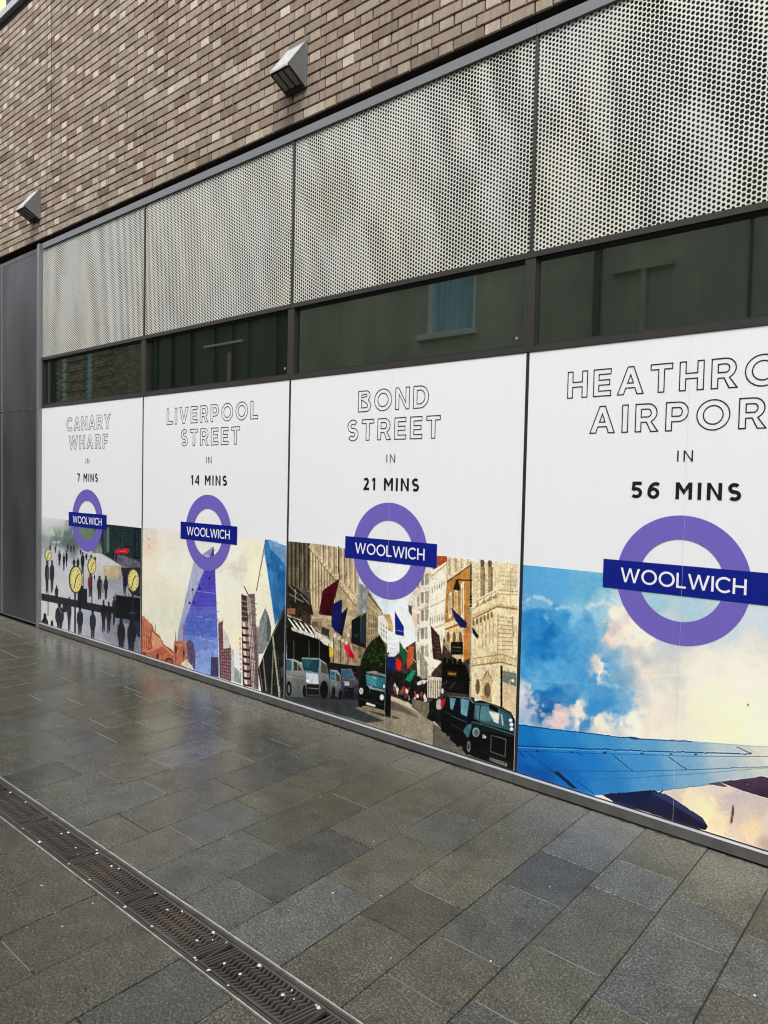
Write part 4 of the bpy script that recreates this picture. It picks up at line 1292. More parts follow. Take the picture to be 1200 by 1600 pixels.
    c.poly([(20, 1300), (180, 1330), (640, 1360), (660, 1410), (600, 1420), (850, 1530), (700, 1545), (20, 1350)], (58, 62, 64), soft=2, tex=.1, ts=.03)
    c.poly([(700, 1440), (980, 1500), (960, 1515), (840, 1490)], (50, 50, 48), .9, 1); c.poly([(900, 1380), (1067, 1460), (1060, 1480), (900, 1430)], (92, 86, 74), .6, 2)
    c.line([(1000, 1350), (1067, 1385)], 8, (190, 180, 156), .8)
    # cars on the left kerb
    c.poly([(30, 1010), (100, 1012), (150, 1040), (200, 1130), (205, 1290), (190, 1335), (30, 1325)], (158, 158, 152), col2=(84, 88, 88)); c.poly([(32, 1018), (80, 1022), (78, 1110), (34, 1105)], (60, 96, 112)); c.poly([(95, 1030), (130, 1045), (165, 1110), (98, 1110)], (60, 62, 58)); c.line([(130, 1045), (132, 1110)], 4, (170, 170, 164))
    c.rect(85, 1160, 190, 1240, (104, 108, 106), soft=1, al=.7); c.ell(58, 1260, 22, 62, (20, 22, 22)); c.ell(58, 1262, 10, 36, (110, 112, 110)); c.ell(186, 1280, 14, 52, (22, 24, 24)); c.line([(40, 1160), (190, 1180)], 4, (190, 190, 186), .7)
    c.poly([(165, 1000), (310, 1008), (370, 1050), (400, 1200), (395, 1340), (330, 1330), (200, 1320), (200, 1160), (160, 1080)], (160, 168, 172), col2=(60, 64, 66)); c.poly([(160, 1008), (312, 1018), (300, 1128), (180, 1105)], (34, 68, 78)); c.poly([(170, 1015), (250, 1020), (220, 1090), (185, 1080)], (64, 104, 112), .6, 1)
    c.poly([(170, 1000), (315, 1005), (312, 1020), (160, 1012)], (130, 150, 152)); c.poly([(195, 1125), (300, 1140), (306, 1225), (205, 1215)], (186, 196, 206)); c.rect(205, 1225, 310, 1310, (30, 30, 30)); c.line([(215, 1255), (305, 1262)], 7, (120, 122, 122)); c.poly([(325, 1030), (370, 1065), (385, 1140), (325, 1125)], (84, 76, 66)); c.ell(350, 1270, 34, 76, (18, 18, 18)); c.rect(200, 1185, 230, 1205, (236, 238, 236))
    c.poly([(400, 1100), (460, 1105), (490, 1150), (505, 1340), (400, 1320)], (150, 156, 158), col2=(64, 66, 66)); c.poly([(402, 1110), (442, 1120), (444, 1190), (402, 1180)], (64, 112, 128)); c.poly([(450, 1125), (480, 1160), (484, 1200), (452, 1195)], (70, 70, 64)); c.ell(430, 1290, 16, 48, (22, 22, 22)); c.ell(488, 1310, 14, 44, (22, 22, 22))
    c.poly([(490, 1095), (580, 1095), (600, 1150), (640, 1200), (640, 1350), (510, 1340), (500, 1200)], (110, 116, 122), col2=(36, 34, 44)); c.poly([(492, 1105), (572, 1105), (576, 1170), (500, 1165)], (64, 98, 122)); c.rect(520, 1200, 560, 1235, (200, 206, 210), al=.8); c.rect(520, 1250, 600, 1335, (30, 28, 40)); c.line([(560, 1185), (630, 1180)], 5, (150, 146, 130), .7)
    for i in range(26): x = random.uniform(400, 640); y = random.uniform(1120, 1320); c.rect(x, y, x + random.uniform(4, 16), y + random.uniform(4, 14), random.choice(((170, 170, 160), (26, 26, 28), (120, 110, 96))), al=.7)
    # the black taxi driving towards us
    c.poly([(690, 1110), (740, 1104), (860, 1130), (888, 1170), (885, 1250), (910, 1320), (905, 1480), (870, 1490), (850, 1440), (700, 1400), (640, 1410), (632, 1300), (640, 1240), (680, 1190), (682, 1130)], (16, 20, 22))
    c.poly([(700, 1118), (760, 1112), (862, 1142), (872, 1165), (700, 1130)], (116, 128, 130)); c.ell(765, 1122, 34, 10, (170, 140, 110)); c.poly([(694, 1135), (862, 1172), (858, 1270), (745, 1240), (700, 1215)], (50, 108, 118)); c.poly([(700, 1142), (800, 1164), (780, 1240), (712, 1212)], (84, 144, 150), .7, 1); c.line([(750, 1165), (790, 1175)], 5, (214, 226, 226), .8)
    c.poly([(700, 1218), (750, 1245), (858, 1272), (855, 1290), (730, 1262)], (120, 136, 134)); c.ell(850, 1240, 8, 16, (226, 232, 230)); c.ell(660, 1280, 17, 28, (206, 212, 210), soft=1); c.ell(832, 1332, 18, 26, (206, 212, 208), soft=1); c.ell(660, 1280, 10, 18, (150, 160, 162))
    c.poly([(738, 1290), (805, 1305), (802, 1380), (735, 1365)], (26, 28, 28)); c.poly([(700, 1372), (778, 1395), (778, 1415), (700, 1392)], (206, 206, 196)); c.line([(735, 1262), (728, 1300)], 3, (120, 124, 124)); c.ell(888, 1450, 14, 42, (10, 10, 12)); c.ell(655, 1385, 14, 32, (10, 10, 12)); c.line([(640, 1340), (860, 1400)], 5, (70, 76, 76), .8); c.ell(640, 1180, 12, 14, (40, 44, 40)); c.line([(868, 1180), (900, 1320)], 3, (90, 96, 96), .8)
    # ---- right half
    c.view(4.571, 610, 860)
    c.poly([(0, 780), (100, 700), (190, 640), (300, 760), (380, 620), (585, 780), (600, 1110), (420, 1100), (0, 1075)], (66, 58, 52), tex=.4, ts=.02)
    c.poly([(300, 40), (410, 40), (410, 100), (300, 145)], (166, 84, 56))
    c.poly([(285, 115), (232, 120), (180, 230), (130, 330), (125, 420), (170, 560), (190, 900), (290, 900)], (222, 212, 196), tex=.12, ts=.03)
    for y in (190, 310, 420, 560, 700): c.line([(190, y + 10), (285, y - 20)], 6, (170, 150, 130), .7)
    for i in range(5):
        y = 170 + i * 128; c.rect(215, y, 235, y + 80, (120, 116, 110), al=.8); c.rect(245, y - 5, 270, y + 78, (150, 146, 140), al=.8); c.rect(188, y + 30, 204, y + 100, (150, 130, 120), al=.7)
    c.poly([(285, 150), (400, 80), (395, 420), (360, 800), (270, 900), (262, 560)], (238, 228, 206), tex=.06, ts=.04)
    for r, (y0, sl, n) in enumerate(((270, -1.0, 6), (480, -.55, 6), (620, -.35, 5))):
        for i in range(n): x = 292 + i * 17; y = y0 + (i * 17) * sl * .6; c.rect(x, y, x + 8, y + (34 if r < 1 else 46), (158, 148, 134), al=.85); c.line([(x, y - 6), (x + 9, y - 9)], 3, (120, 100, 80), .7)
    for y0, y1 in ((185, 95), (400, 345), (560, 520)): c.line([(285, y0), (398, y1)], 5, (190, 170, 140)); c.line([(285, y0 + 7), (398, y1 + 7)], 3, (120, 100, 80), .6)
    # brown brick house with pale stone windows
    c.poly([(400, 50), (580, 75), (575, 760), (520, 780), (385, 640), (388, 420), (398, 240)], (178, 130, 72), tex=.15, ts=.02); c.poly([(402, 40), (585, 75), (575, 100), (402, 215)], (226, 210, 176)); c.line([(402, 228), (578, 96)], 6, (86, 58, 36))
    for i in range(4): c.rect(410 + i * 44, 60, 428 + i * 44, 180 - i * 26, (170, 150, 116), al=.7)
    for x0 in (412, 455, 500): c.poly([(x0, 310 - (x0 - 412) * .8), (x0 + 22, 292 - (x0 - 412) * .8), (x0 + 22, 470), (x0, 490)], (232, 218, 186)); c.rect(x0 + 6, 320 - (x0 - 412) * .6, x0 + 14, 455, (120, 104, 80), al=.7)
    c.poly([(385, 520), (560, 460), (560, 490), (385, 560)], (222, 206, 170)); c.line([(385, 568), (560, 495)], 5, (90, 66, 44)); c.poly([(388, 570), (520, 530), (520, 800), (470, 790), (385, 660)], (206, 184, 140), tex=.2, ts=.02)
    for x0 in (398, 440, 484): c.ell(x0 + 12, 620, 11, 40, (110, 92, 70)); c.rect(x0, 620, x0 + 24, 700, (120, 100, 76), al=.5)
    c.poly([(525, 470), (560, 460), (575, 760), (525, 790)], (188, 126, 66))
    # pale carved stone corner building
    c.poly([(578, 80), (905, 95), (905, 1200), (790, 1130), (560, 1040), (575, 600)], (224, 206, 170), tex=.1, ts=.03)
    for x0 in (640, 695): c.rect(x0, 80, x0 + 26, 340, (148, 128, 98), al=.85); c.ell(x0 + 13, 90, 14, 30, (90, 76, 60), .8); c.rect(x0 + 24, 120, x0 + 30, 340, (70, 56, 42), al=.8); c.rect(x0 - 22, 205, x0 + 2, 225, (200, 180, 140))
    for i in range(8): c.rect(612, 100 + i * 30, 620, 108 + i * 30, (140, 118, 90), al=.7)
    c.poly([(575, 370), (760, 270), (905, 280), (905, 310), (765, 305), (575, 420)], (236, 222, 190)); c.line([(575, 385), (762, 285), (905, 296)], 5, (150, 124, 90), .8); c.line([(575, 425), (765, 312), (905, 318)], 4, (120, 96, 66), .8)
    for i in range(4): c.poly([(600 + i * 42, 410 - i * 20), (622 + i * 42, 365 - i * 20), (640 + i * 42, 395 - i * 20)], (160, 134, 98))
    c.poly([(580, 460), (760, 385), (905, 400), (905, 432), (760, 410), (580, 500)], (196, 172, 130)); c.line([(580, 492), (760, 402), (905, 420)], 6, (110, 84, 56), .9)
    for i in range(6): x = 590 + i * 26; y = 520 - i * 12; c.ell(x, y, 9, 24, (120, 96, 66), .85); c.rect(x + 8, y + 10, x + 14, y + 200, (184, 160, 120), al=.8)
    for i in range(5): c.line([(775, 150 + i * 32), (880, 160 + i * 30)], 3, (150, 126, 92), .8)
    for i in range(9): c.line([(762, 470 + i * 30), (870, 485 + i * 28)], 4, (130, 104, 74), .85)
    c.line([(855, 90), (855, 390)], 6, (186, 156, 120), .8)
    c.rect(760, 450, 768, 760, (160, 132, 98), al=.7); c.rect(866, 470, 874, 760, (176, 146, 110), al=.7)
    c.poly([(578, 780), (790, 745), (905, 790), (905, 830), (790, 805), (578, 830)], (214, 194, 154)); c.line([(578, 825), (790, 800), (905, 832)], 6, (106, 84, 60), .9); c.line([(578, 775), (790, 742), (905, 780)], 5, (120, 96, 70), .8)
    for i in range(6): c.ell(596 + i * 52, 800 - i * 4, 15, 15, (180, 156, 116)); c.ell(596 + i * 52, 800 - i * 4, 8, 8, (226, 210, 176))
    c.poly([(650, 930), (688, 860), (725, 930), (722, 1090), (652, 1060)], (206, 186, 146)); c.ell(690, 1000, 24, 55, (110, 94, 74)); c.ell(620, 975, 16, 55, (110, 94, 74)); c.line([(648, 935), (688, 862), (728, 938)], 7, (150, 124, 88)); c.rect(640, 1040, 720, 1085, (160, 134, 100), al=.6)
    c.rect(783, 825, 797, 1120, (30, 28, 26)); c.poly([(798, 860), (905, 880), (905, 980), (798, 940)], (118, 124, 112)); c.ell(868, 932, 14, 12, (226, 228, 224)); c.poly([(798, 945), (905, 985), (905, 1200), (798, 1140)], (206, 184, 150))
    c.line([(568, 80), (568, 1060)], 12, (150, 144, 130)); c.line([(572, 100), (572, 380)], 8, (34, 32, 30)); c.line([(470, 210), (578, 215)], 7, (34, 30, 28)); c.poly([(458, 235), (486, 230), (500, 290), (445, 280)], (40, 34, 30)); c.rect(462, 208, 482, 235, (40, 34, 30))
    for i in range(4): c.ell(572, 330 + i * 22, 9, 8, (40, 38, 34))
    # flags and boards of the right side
    c.line([(400, 380), (440, 425)], 5, (200, 190, 160)); c.poly([(430, 410), (545, 520), (540, 555), (495, 550), (455, 490)], (30, 38, 88)); c.poly([(580, 545), (628, 610), (618, 635), (585, 590)], (28, 44, 56))
    c.line([(352, 630), (450, 765)], 5, (190, 180, 156)); c.poly([(283, 535), (345, 610), (372, 795), (302, 775)], (64, 46, 42))
    for i in range(6): c.line([(310 + i * 4, 620 + i * 26), (340 + i * 3, 628 + i * 26)], 6, (136, 110, 86), .6)
    c.rect(428, 655, 515, 745, (26, 26, 26)); c.line([(440, 690), (505, 696)], 9, (130, 124, 110), .7); c.line([(440, 715), (500, 720)], 6, (110, 104, 94), .6)
    c.line([(280, 540), (283, 480)], 4, (90, 84, 74)); c.poly([(125, 390), (150, 400), (150, 470), (128, 440)], (96, 84, 84)); c.poly([(150, 440), (190, 460), (185, 540), (150, 490)], (216, 190, 176), .8)
    c.line([(60, 650), (180, 800)], 5, (210, 208, 200)); c.poly([(62, 650), (115, 745), (100, 800), (60, 740)], (40, 92, 66)); c.poly([(35, 770), (75, 790), (72, 860), (38, 850)], (196, 48, 38)); c.poly([(125, 680), (165, 690), (160, 800), (118, 850), (112, 790)], (180, 92, 56)); c.poly([(205, 720), (260, 800), (262, 910), (210, 930)], (150, 146, 132)); c.poly([(28, 440), (92, 545), (92, 612), (32, 596)], (30, 46, 122)); c.line([(40, 570), (85, 580)], 6, (190, 198, 222), .6)
    c.rect(0, 760, 22, 870, (26, 42, 106))
    # black pub front
    c.poly([(362, 800), (530, 820), (560, 900), (560, 1030), (400, 1010), (330, 970), (365, 900)], (20, 20, 20), tex=.3, ts=.02); c.poly([(402, 860), (470, 868), (470, 905), (402, 895)], (70, 56, 26)); c.line([(412, 880), (465, 886)], 12, (176, 146, 70), .8)
    for i in range(4): c.ell(385 + i * 36, 785 + i * 3, 14, 20, (24, 30, 20)); c.rect(380 + i * 36, 795, 392 + i * 36, 815, (20, 20, 20))
    c.poly([(330, 980), (400, 930), (520, 940), (530, 1000), (380, 1000)], (30, 30, 30)); c.line([(345, 975), (405, 935)], 6, (110, 110, 104), .7); c.line([(420, 990), (460, 940)], 6, (90, 90, 86), .7)
    c.poly([(260, 900), (365, 910), (350, 1060), (250, 1050)], (214, 202, 180))
    for i in range(6): c.line([(270 + i * 16, 930), (270 + i * 16, 1060)], 6, (90, 86, 78), .8)
    c.poly([(0, 860), (100, 880), (190, 900), (260, 940), (260, 1060), (120, 1080), (0, 1020)], (36, 36, 34), tex=.5, ts=.02)
    c.poly([(100, 925), (150, 860), (182, 858), (140, 940)], (34, 132, 106)); c.poly([(185, 945), (225, 925), (262, 930), (240, 955), (190, 965)], (222, 220, 210))
    for i in range(26):
        x = random.uniform(20, 265); y = 1040 + x * .32 + random.uniform(-38, -6); hh = random.uniform(55, 80)
        person(c, x, y - hh, y, 20, random.choice(((60, 40, 40), (34, 32, 36), (150, 60, 56), (210, 204, 196), (90, 70, 60))), col2=random.choice(((206, 196, 186), (170, 60, 56), (40, 38, 42), (222, 218, 210), (120, 100, 84))), soft=0)
    person(c, 150, 960, 1110, 40, (22, 22, 24), soft=0)
    c.poly([(0, 1060), (90, 1075), (180, 1120), (260, 1190), (360, 1270), (520, 1400), (560, 1500), (0, 1300)], (142, 134, 116), tex=.08, ts=.03); c.poly([(0, 1040), (60, 1062), (180, 1118), (262, 1180), (255, 1190), (120, 1120), (0, 1068)], (196, 184, 160))
    c.poly([(0, 1075), (110, 1130), (180, 1180), (200, 1200), (60, 1150), (0, 1140)], (84, 80, 72), .7, 2); c.poly([(0, 1180), (70, 1200), (20, 1205)], (60, 58, 54), .8, 1); c.line([(345, 1335), (420, 1370)], 9, (214, 210, 170), .8, 1)
    c.poly([(255, 1170), (300, 1060), (420, 1060), (520, 1180), (540, 1440), (420, 1330)], (44, 46, 46), tex=.4, ts=.01)
    c.poly([(150, 1060), (265, 1090), (300, 1200), (240, 1190), (150, 1120)], (112, 104, 90), tex=.3, ts=.01)
    c.poly([(300, 1240), (560, 1390), (905, 1560), (905, 1720), (300, 1520)], (96, 92, 84), tex=.1, ts=.02)
    # motorcycle and riders
    c.poly([(255, 1200), (275, 1150), (270, 1090), (300, 1070), (330, 1110), (360, 1120), (360, 1230), (290, 1220)], (26, 28, 30), tex=.4, ts=.01); person(c, 345, 1045, 1200, 44, (40, 40, 44), col2=(206, 196, 190), soft=0); person(c, 378, 1040, 1190, 46, (40, 38, 44), col2=(196, 40, 48), soft=0); c.ell(368, 1005, 11, 20, (206, 206, 204))
    c.ell(298, 1195, 13, 28, (16, 16, 18))
    # the row of taxis, nearest on the right
    def cab(pts, col, col2): c.poly(pts, col, col2=col2)
    cab([(400, 1035), (470, 1040), (480, 1120), (430, 1300), (415, 1320), (360, 1290), (358, 1140), (380, 1110)], (30, 34, 38), (10, 12, 15)); c.poly([(420, 1050), (465, 1060), (450, 1150), (425, 1130)], (104, 140, 150))
    cab([(470, 1045), (560, 1050), (590, 1100), (580, 1240), (520, 1400), (480, 1400), (420, 1350), (425, 1180), (440, 1150)], (22, 34, 40), (10, 13, 16)); c.poly([(498, 1058), (560, 1070), (545, 1190), (500, 1170)], (104, 146, 158)); c.line([(470, 1048), (558, 1056), (590, 1092)], 6, (150, 164, 166), .9); c.line([(478, 1060), (470, 1190), (440, 1340)], 5, (6, 8, 10), .9); c.line([(585, 1100), (572, 1210), (515, 1300)], 6, (4, 6, 8), .95); c.line([(430, 1240), (520, 1290)], 4, (70, 84, 90), .8); c.line([(402, 1040), (468, 1046)], 5, (130, 140, 142), .9); c.line([(372, 1150), (430, 1170)], 4, (80, 90, 92), .7); c.ell(480, 1350, 22, 55, (12, 14, 16)); c.ell(408, 1290, 16, 40, (12, 14, 16)); c.line([(430, 1180), (540, 1230)], 5, (90, 110, 116), .8)
    cab([(590, 1080), (640, 1072), (720, 1095), (790, 1120), (860, 1160), (886, 1210), (884, 1340), (890, 1600), (780, 1540), (600, 1480), (512, 1430), (505, 1300), (530, 1240), (578, 1220)], (20, 28, 31), (6, 9, 10))
    c.poly([(596, 1096), (700, 1100), (860, 1180), (882, 1300), (640, 1230), (590, 1200)], (58, 92, 102)); c.poly([(602, 1110), (700, 1115), (760, 1160), (700, 1230), (610, 1205)], (104, 142, 148), .7, 1); c.line([(640, 1105), (630, 1220)], 5, (20, 28, 30), .9); c.line([(596, 1098), (585, 1200)], 7, (10, 14, 16), .95); c.poly([(700, 1150), (775, 1165), (770, 1240), (735, 1225)], (226, 226, 214), .9, 1); c.line([(790, 1170), (800, 1250)], 7, (230, 236, 230), .8, 1)
    for x, y, r in ((856, 1215, 13), (862, 1245, 14), (862, 1278, 13)): c.ell(x, y, r, r, (226, 232, 236)); 
    c.poly([(700, 1100), (765, 1125), (765, 1160), (705, 1135)], (14, 18, 18)); c.line([(590, 1090), (720, 1100), (870, 1180)], 5, (110, 126, 126), .9)
    c.poly([(570, 1230), (640, 1235), (882, 1310), (870, 1340), (720, 1300), (600, 1290), (540, 1270)], (26, 40, 42)); c.line([(575, 1225), (660, 1245), (880, 1318)], 6, (130, 152, 152), .8, 1); c.line([(600, 1290), (700, 1330), (860, 1370)], 3, (70, 90, 90), .7)
    c.ell(608, 1300, 26, 34, (150, 160, 160)); c.ell(610, 1302, 18, 26, (90, 104, 106)); c.ell(664, 1330, 12, 16, (166, 174, 170), .9); c.ell(675, 1335, 7, 8, (226, 228, 220))
    c.poly([(716, 1318), (824, 1348), (818, 1480), (708, 1440)], (110, 118, 116)); c.poly([(721, 1325), (818, 1353), (813, 1472), (713, 1435)], (14, 16, 18))
    for i in range(6): c.line([(728 + i * 15, 1335 + i * 4), (722 + i * 15, 1440 + i * 5)], 3, (36, 42, 42), .7)
    c.poly([(705, 1478), (832, 1520), (830, 1548), (703, 1500)], (130, 128, 116)); 
    for i in range(7): c.rect(714 + i * 16, 1488 + i * 5, 723 + i * 16, 1502 + i * 5, (40, 40, 36), al=.8)
    c.ell(548, 1400, 30, 62, (10, 12, 14)); c.ell(556, 1402, 13, 40, (120, 126, 126)); c.ell(556, 1402, 7, 24, (50, 54, 56)); c.line([(640, 1430), (880, 1530)], 6, (40, 48, 50)); c.poly([(515, 1290), (545, 1245), (580, 1240), (560, 1330), (545, 1340)], (84, 124, 134), .8, 1)
    c.line([(884, 1330), (882, 1560)], 5, (90, 30, 30), .5, 1)


    c.shards(6500, .58, 1.38, (1, 3), (2, 11), 230, lambda x, y: not (y > 1075 or (548 < x < 665 and y < 1020) or (x < 560 and y > 1020)))
    c.shards(1500, .7, 1.45, (1, 4), (1, 6), 210, lambda x, y: y > 1020 and not (600 < x < 690 and y > 1105))
    c.finish(.8, .02, .14, .006, 1.16, 1, light=.13)


def photo4(c):
    c.view(3, 800, 880)
    B = (38, 128, 196); D = (14, 100, 172); L = (116, 176, 216); W = (250, 238, 222); Y = (248, 244, 210); T = (136, 190, 218)
    c.a[:] = c.blobs([(60, 40, (90, 168, 218)), (200, 100, (96, 170, 216)), (400, 100, (120, 184, 216)), (340, 160, (104, 176, 214)), (600, 230, (160, 198, 216)), (800, 240, (176, 206, 222)), (1000, 300, (200, 214, 222)), (1180, 250, (206, 218, 226)), (1150, 420, (226, 222, 214)),
                      (700, 330, (196, 208, 214)), (900, 430, (238, 230, 216)), (1100, 520, (240, 234, 220)), (1250, 600, (244, 238, 224)), (1500, 400, (214, 220, 226)), (1500, 700, (240, 232, 214)),
                      (100, 200, L), (70, 260, B), (130, 290, (30, 118, 186)), (180, 240, (60, 148, 204)), (250, 230, (130, 190, 222)), (320, 300, (86, 160, 210)), (250, 380, (58, 144, 204)), (400, 240, (150, 200, 224)), (450, 320, (126, 182, 214)),
                      (380, 420, (92, 164, 210)), (90, 430, (30, 122, 190)), (60, 520, (60, 150, 208)), (180, 520, (74, 158, 212)), (300, 560, (66, 150, 208)), (450, 600, (62, 144, 204)), (520, 680, (86, 156, 206)), (540, 500, (130, 178, 206)), (150, 640, (28, 116, 186)),
                      (250, 650, (40, 130, 196)), (400, 660, (58, 142, 202)), (110, 600, (90, 164, 212)), (180, 700, (22, 92, 158)), (360, 740, (70, 136, 190)),
                      (60, 640, (206, 208, 220)), (90, 700, (190, 196, 214)), (60, 740, (150, 180, 210)), (230, 715, (216, 196, 200)), (310, 705, (240, 226, 216)), (280, 770, (110, 160, 200)),
                      (470, 210, (206, 222, 228)), (500, 260, (244, 230, 212)), (520, 330, (216, 202, 200)), (480, 370, (236, 214, 200)), (600, 345, W), (560, 390, (240, 224, 206)), (640, 460, (198, 196, 196)), (580, 480, (180, 190, 200)), (680, 520, (226, 216, 206)), (620, 600, (206, 206, 206)),
                      (720, 600, (232, 224, 212)), (460, 740, (250, 232, 212)), (600, 740, (252, 238, 220)), (700, 700, (236, 224, 210)), (820, 740, (246, 236, 216)), (750, 800, (240, 230, 214)), (900, 600, Y), (1050, 700, (250, 248, 206)), (980, 790, (246, 240, 206)), (1180, 760, (248, 244, 218)), (850, 500, (240, 234, 222)),
                      (300, 480, (70, 152, 208)), (380, 560, (60, 146, 206)), (450, 520, (84, 160, 210)), (340, 400, (76, 156, 210)), (430, 440, (110, 172, 214)), (470, 640, (56, 140, 202)), (200, 420, (44, 132, 198)), (420, 360, (120, 180, 216)), (540, 640, (100, 160, 206)), (400, 490, (206, 196, 196)), (425, 525, W), (1400, 900, (240, 226, 200))], 230, .30, 1.75, 4)
    X_, Y_ = np.meshgrid(np.arange(c.w) / c.ppm, np.arange(c.h) / c.ppm)
    bil = 1 - np.abs(fbm(X_ / .16, Y_ / .13, 61, 6) - .5) * 4
    bil2 = fbm(X_ / .05, Y_ / .05, 77, 5) - .5
    cl = np.clip((c.v - 150) / 60, 0, 1) * np.clip((760 - c.u) / 200, 0, 1)
    c.a = c.a + ((bil * 16 + bil2 * 26) * cl)[..., None] * np.array((1.2, .9, .6))
    # soft brightening towards the sun behind the wing
    g = np.exp(-(((c.u - 1080) / 330) ** 2 + ((c.v - 620) / 230) ** 2))[..., None]; c.a = c.a * (1 - .28 * g) + np.array((252, 250, 228.)) * .28 * g
    # billowed rims
    for pts, col, r in (([(60, 175), (100, 160), (135, 158), (170, 180), (190, 205)], (190, 218, 232), 13), ([(200, 215), (240, 205), (290, 212), (340, 215)], (176, 212, 230), 12), ([(350, 205), (400, 192), (440, 188), (480, 205), (505, 240), (520, 290)], (236, 232, 226), 12),
                        ([(520, 300), (560, 330), (600, 325), (630, 345)], (250, 240, 226), 14), ([(70, 570), (85, 600), (90, 650), (120, 680), (150, 720)], (246, 226, 214), 13), ([(400, 495), (430, 515), (455, 525)], (252, 240, 228), 10),
                        ([(200, 705), (235, 715), (260, 730)], (244, 220, 214), 13), ([(280, 690), (310, 690), (330, 715)], (250, 234, 224), 13), ([(390, 720), (450, 710), (520, 735), (600, 700), (640, 690)], (253, 240, 226), 20), ([(470, 570), (495, 578), (484, 605)], (240, 226, 216), 5)):
        for (x0, y0), (x1, y1) in zip(pts[:-1], pts[1:]):
            for k in range(7):
                t = k / 7; rr = r * random.uniform(.35, 1.05)
                c.ell(x0 + (x1 - x0) * t + random.gauss(0, r * .4), y0 + (y1 - y0) * t + random.gauss(0, r * .4), rr, rr * .8, [q + random.uniform(-8, 4) for q in col], .38, 3)
    c.line([(90, 550), (300, 562), (620, 592)], 7, (140, 196, 226), .35, 3); c.line([(650, 530), (850, 520), (1150, 580)], 9, (252, 246, 236), .4, 4)
    # cloud sea under the wing
    m = c.mask(c.c([(380, 1085), (1200, 1000), (2000, 900), (2000, 2200), (380, 1500)]), 0)
    fld = c.blobs([(760, 1080, (222, 206, 190)), (850, 1120, (244, 228, 196)), (900, 1180, (250, 234, 190)), (960, 1060, (226, 208, 196)), (950, 1230, (244, 222, 186)), (1030, 1110, (204, 190, 190)), (1060, 1200, (216, 198, 186)), (1100, 1250, (238, 214, 176)), (1140, 1150, (206, 192, 186)), (1180, 1220, (226, 210, 194)), (1180, 1340, (196, 170, 160)), (1100, 1320, (214, 190, 170)), (1000, 1290, (226, 206, 186)), (880, 1050, (230, 216, 200)), (1400, 1200, (220, 204, 190))], 120, .14, 2.4, 9)
    if m: sl, k = m; c.a[sl] = c.a[sl] * (1 - k[..., None]) + fld[sl] * k[..., None]
    # wing
    wing = [(0, 752), (150, 772), (580, 822), (840, 836), (1200, 862), (1700, 890), (1700, 950), (1170, 1003), (980, 1030), (700, 1066), (400, 1088), (0, 1200)]
    m = c.mask(c.c(wing), 0)
    wf = c.blobs([(30, 800, (22, 116, 188)), (200, 810, (40, 132, 200)), (400, 830, (66, 146, 202)), (600, 850, (96, 160, 204)), (800, 865, (132, 176, 204)), (1000, 880, (186, 200, 202)), (1200, 900, (222, 218, 202)), (100, 920, (16, 104, 184)), (350, 930, (34, 122, 196)), (600, 940, (70, 146, 206)),
                  (800, 940, (120, 170, 204)), (1000, 950, (170, 190, 200)), (1150, 960, (206, 208, 200)), (250, 1030, (20, 104, 180)), (450, 1040, (48, 128, 192)), (650, 1030, (84, 150, 200)), (850, 1010, (130, 172, 200)), (80, 980, (10, 84, 160)), (120, 1060, (10, 70, 140)), (1100, 1000, (186, 196, 198)), (1600, 920, (228, 220, 204))], 20, .3, 2.0, 6)
    if m: sl, k = m; c.a[sl] = c.a[sl] * (1 - k[..., None]) + wf[sl] * k[..., None]
    c.line([(0, 758), (580, 824), (840, 838)], 5, (18, 70, 120), .8); c.line([(840, 838), (1200, 864)], 3, (150, 160, 160), .6); c.line([(0, 746), (300, 786)], 3, (170, 206, 226), .6, 1)
    c.line([(0, 857), (300, 868), (700, 884), (1120, 895)], 5, (14, 60, 110), .8); c.line([(0, 864), (700, 890)], 3, (130, 186, 222), .6)
    c.line([(0, 880), (400, 893), (800, 905), (1200, 908)], 3, (20, 70, 126), .65)
    for x in (110, 270, 425, 600, 735, 850): c.rect(x, 877 + x * .02, x + 16, 884 + x * .02, (16, 56, 100), al=.8)
    for a, b in (((60, 882), (200, 985)), ((470, 900), (565, 976)), ((730, 908), (820, 970)), ((300, 1020), (385, 1085)), ((1050, 862), (1120, 892)), ((300, 885), (330, 905))): c.line([a, b], 4, (14, 60, 112), .85)
    c.line([(200, 975), (570, 976), (820, 970), (1200, 955)], 4, (30, 84, 136), .6); c.line([(300, 1018), (560, 1008), (900, 985), (1200, 960)], 3, (40, 96, 148), .5)
    c.poly([(190, 978), (215, 978), (305, 1058), (280, 1056)], (12, 38, 66), .95); c.line([(70, 1000), (190, 975)], 3, (20, 60, 110), .6); c.line([(30, 880), (60, 915)], 8, (14, 50, 90), .5, 1)
    c.poly([(545, 815), (600, 822), (575, 833), (550, 826)], (20, 76, 128), .8)
    # fairings under the wing
    c.poly([(420, 1086), (660, 1064), (700, 1080), (740, 1095), (890, 1195), (915, 1235), (905, 1252), (860, 1245), (620, 1165), (480, 1125)], (34, 40, 78), tex=.12, ts=.04, col2=(30, 22, 44)); c.poly([(640, 1068), (700, 1080), (740, 1095), (890, 1195), (912, 1232), (760, 1140)], (70, 78, 132), .55, 4); c.poly([(430, 1088), (660, 1066), (640, 1120), (520, 1125)], (14, 30, 66), .7, 3)
    c.poly([(915, 1035), (965, 1024), (1008, 1048), (990, 1050)], (86, 92, 110)); c.poly([(970, 1026), (1170, 1002), (1205, 1012), (1600, 1040), (1600, 1150), (1200, 1104), (1080, 1068)], (84, 62, 84), tex=.1, ts=.04, col2=(50, 34, 52)); c.ell(1105, 1038, 18, 12, (60, 40, 60), .8); c.ell(1105, 1038, 12, 7, (92, 72, 94), .9)
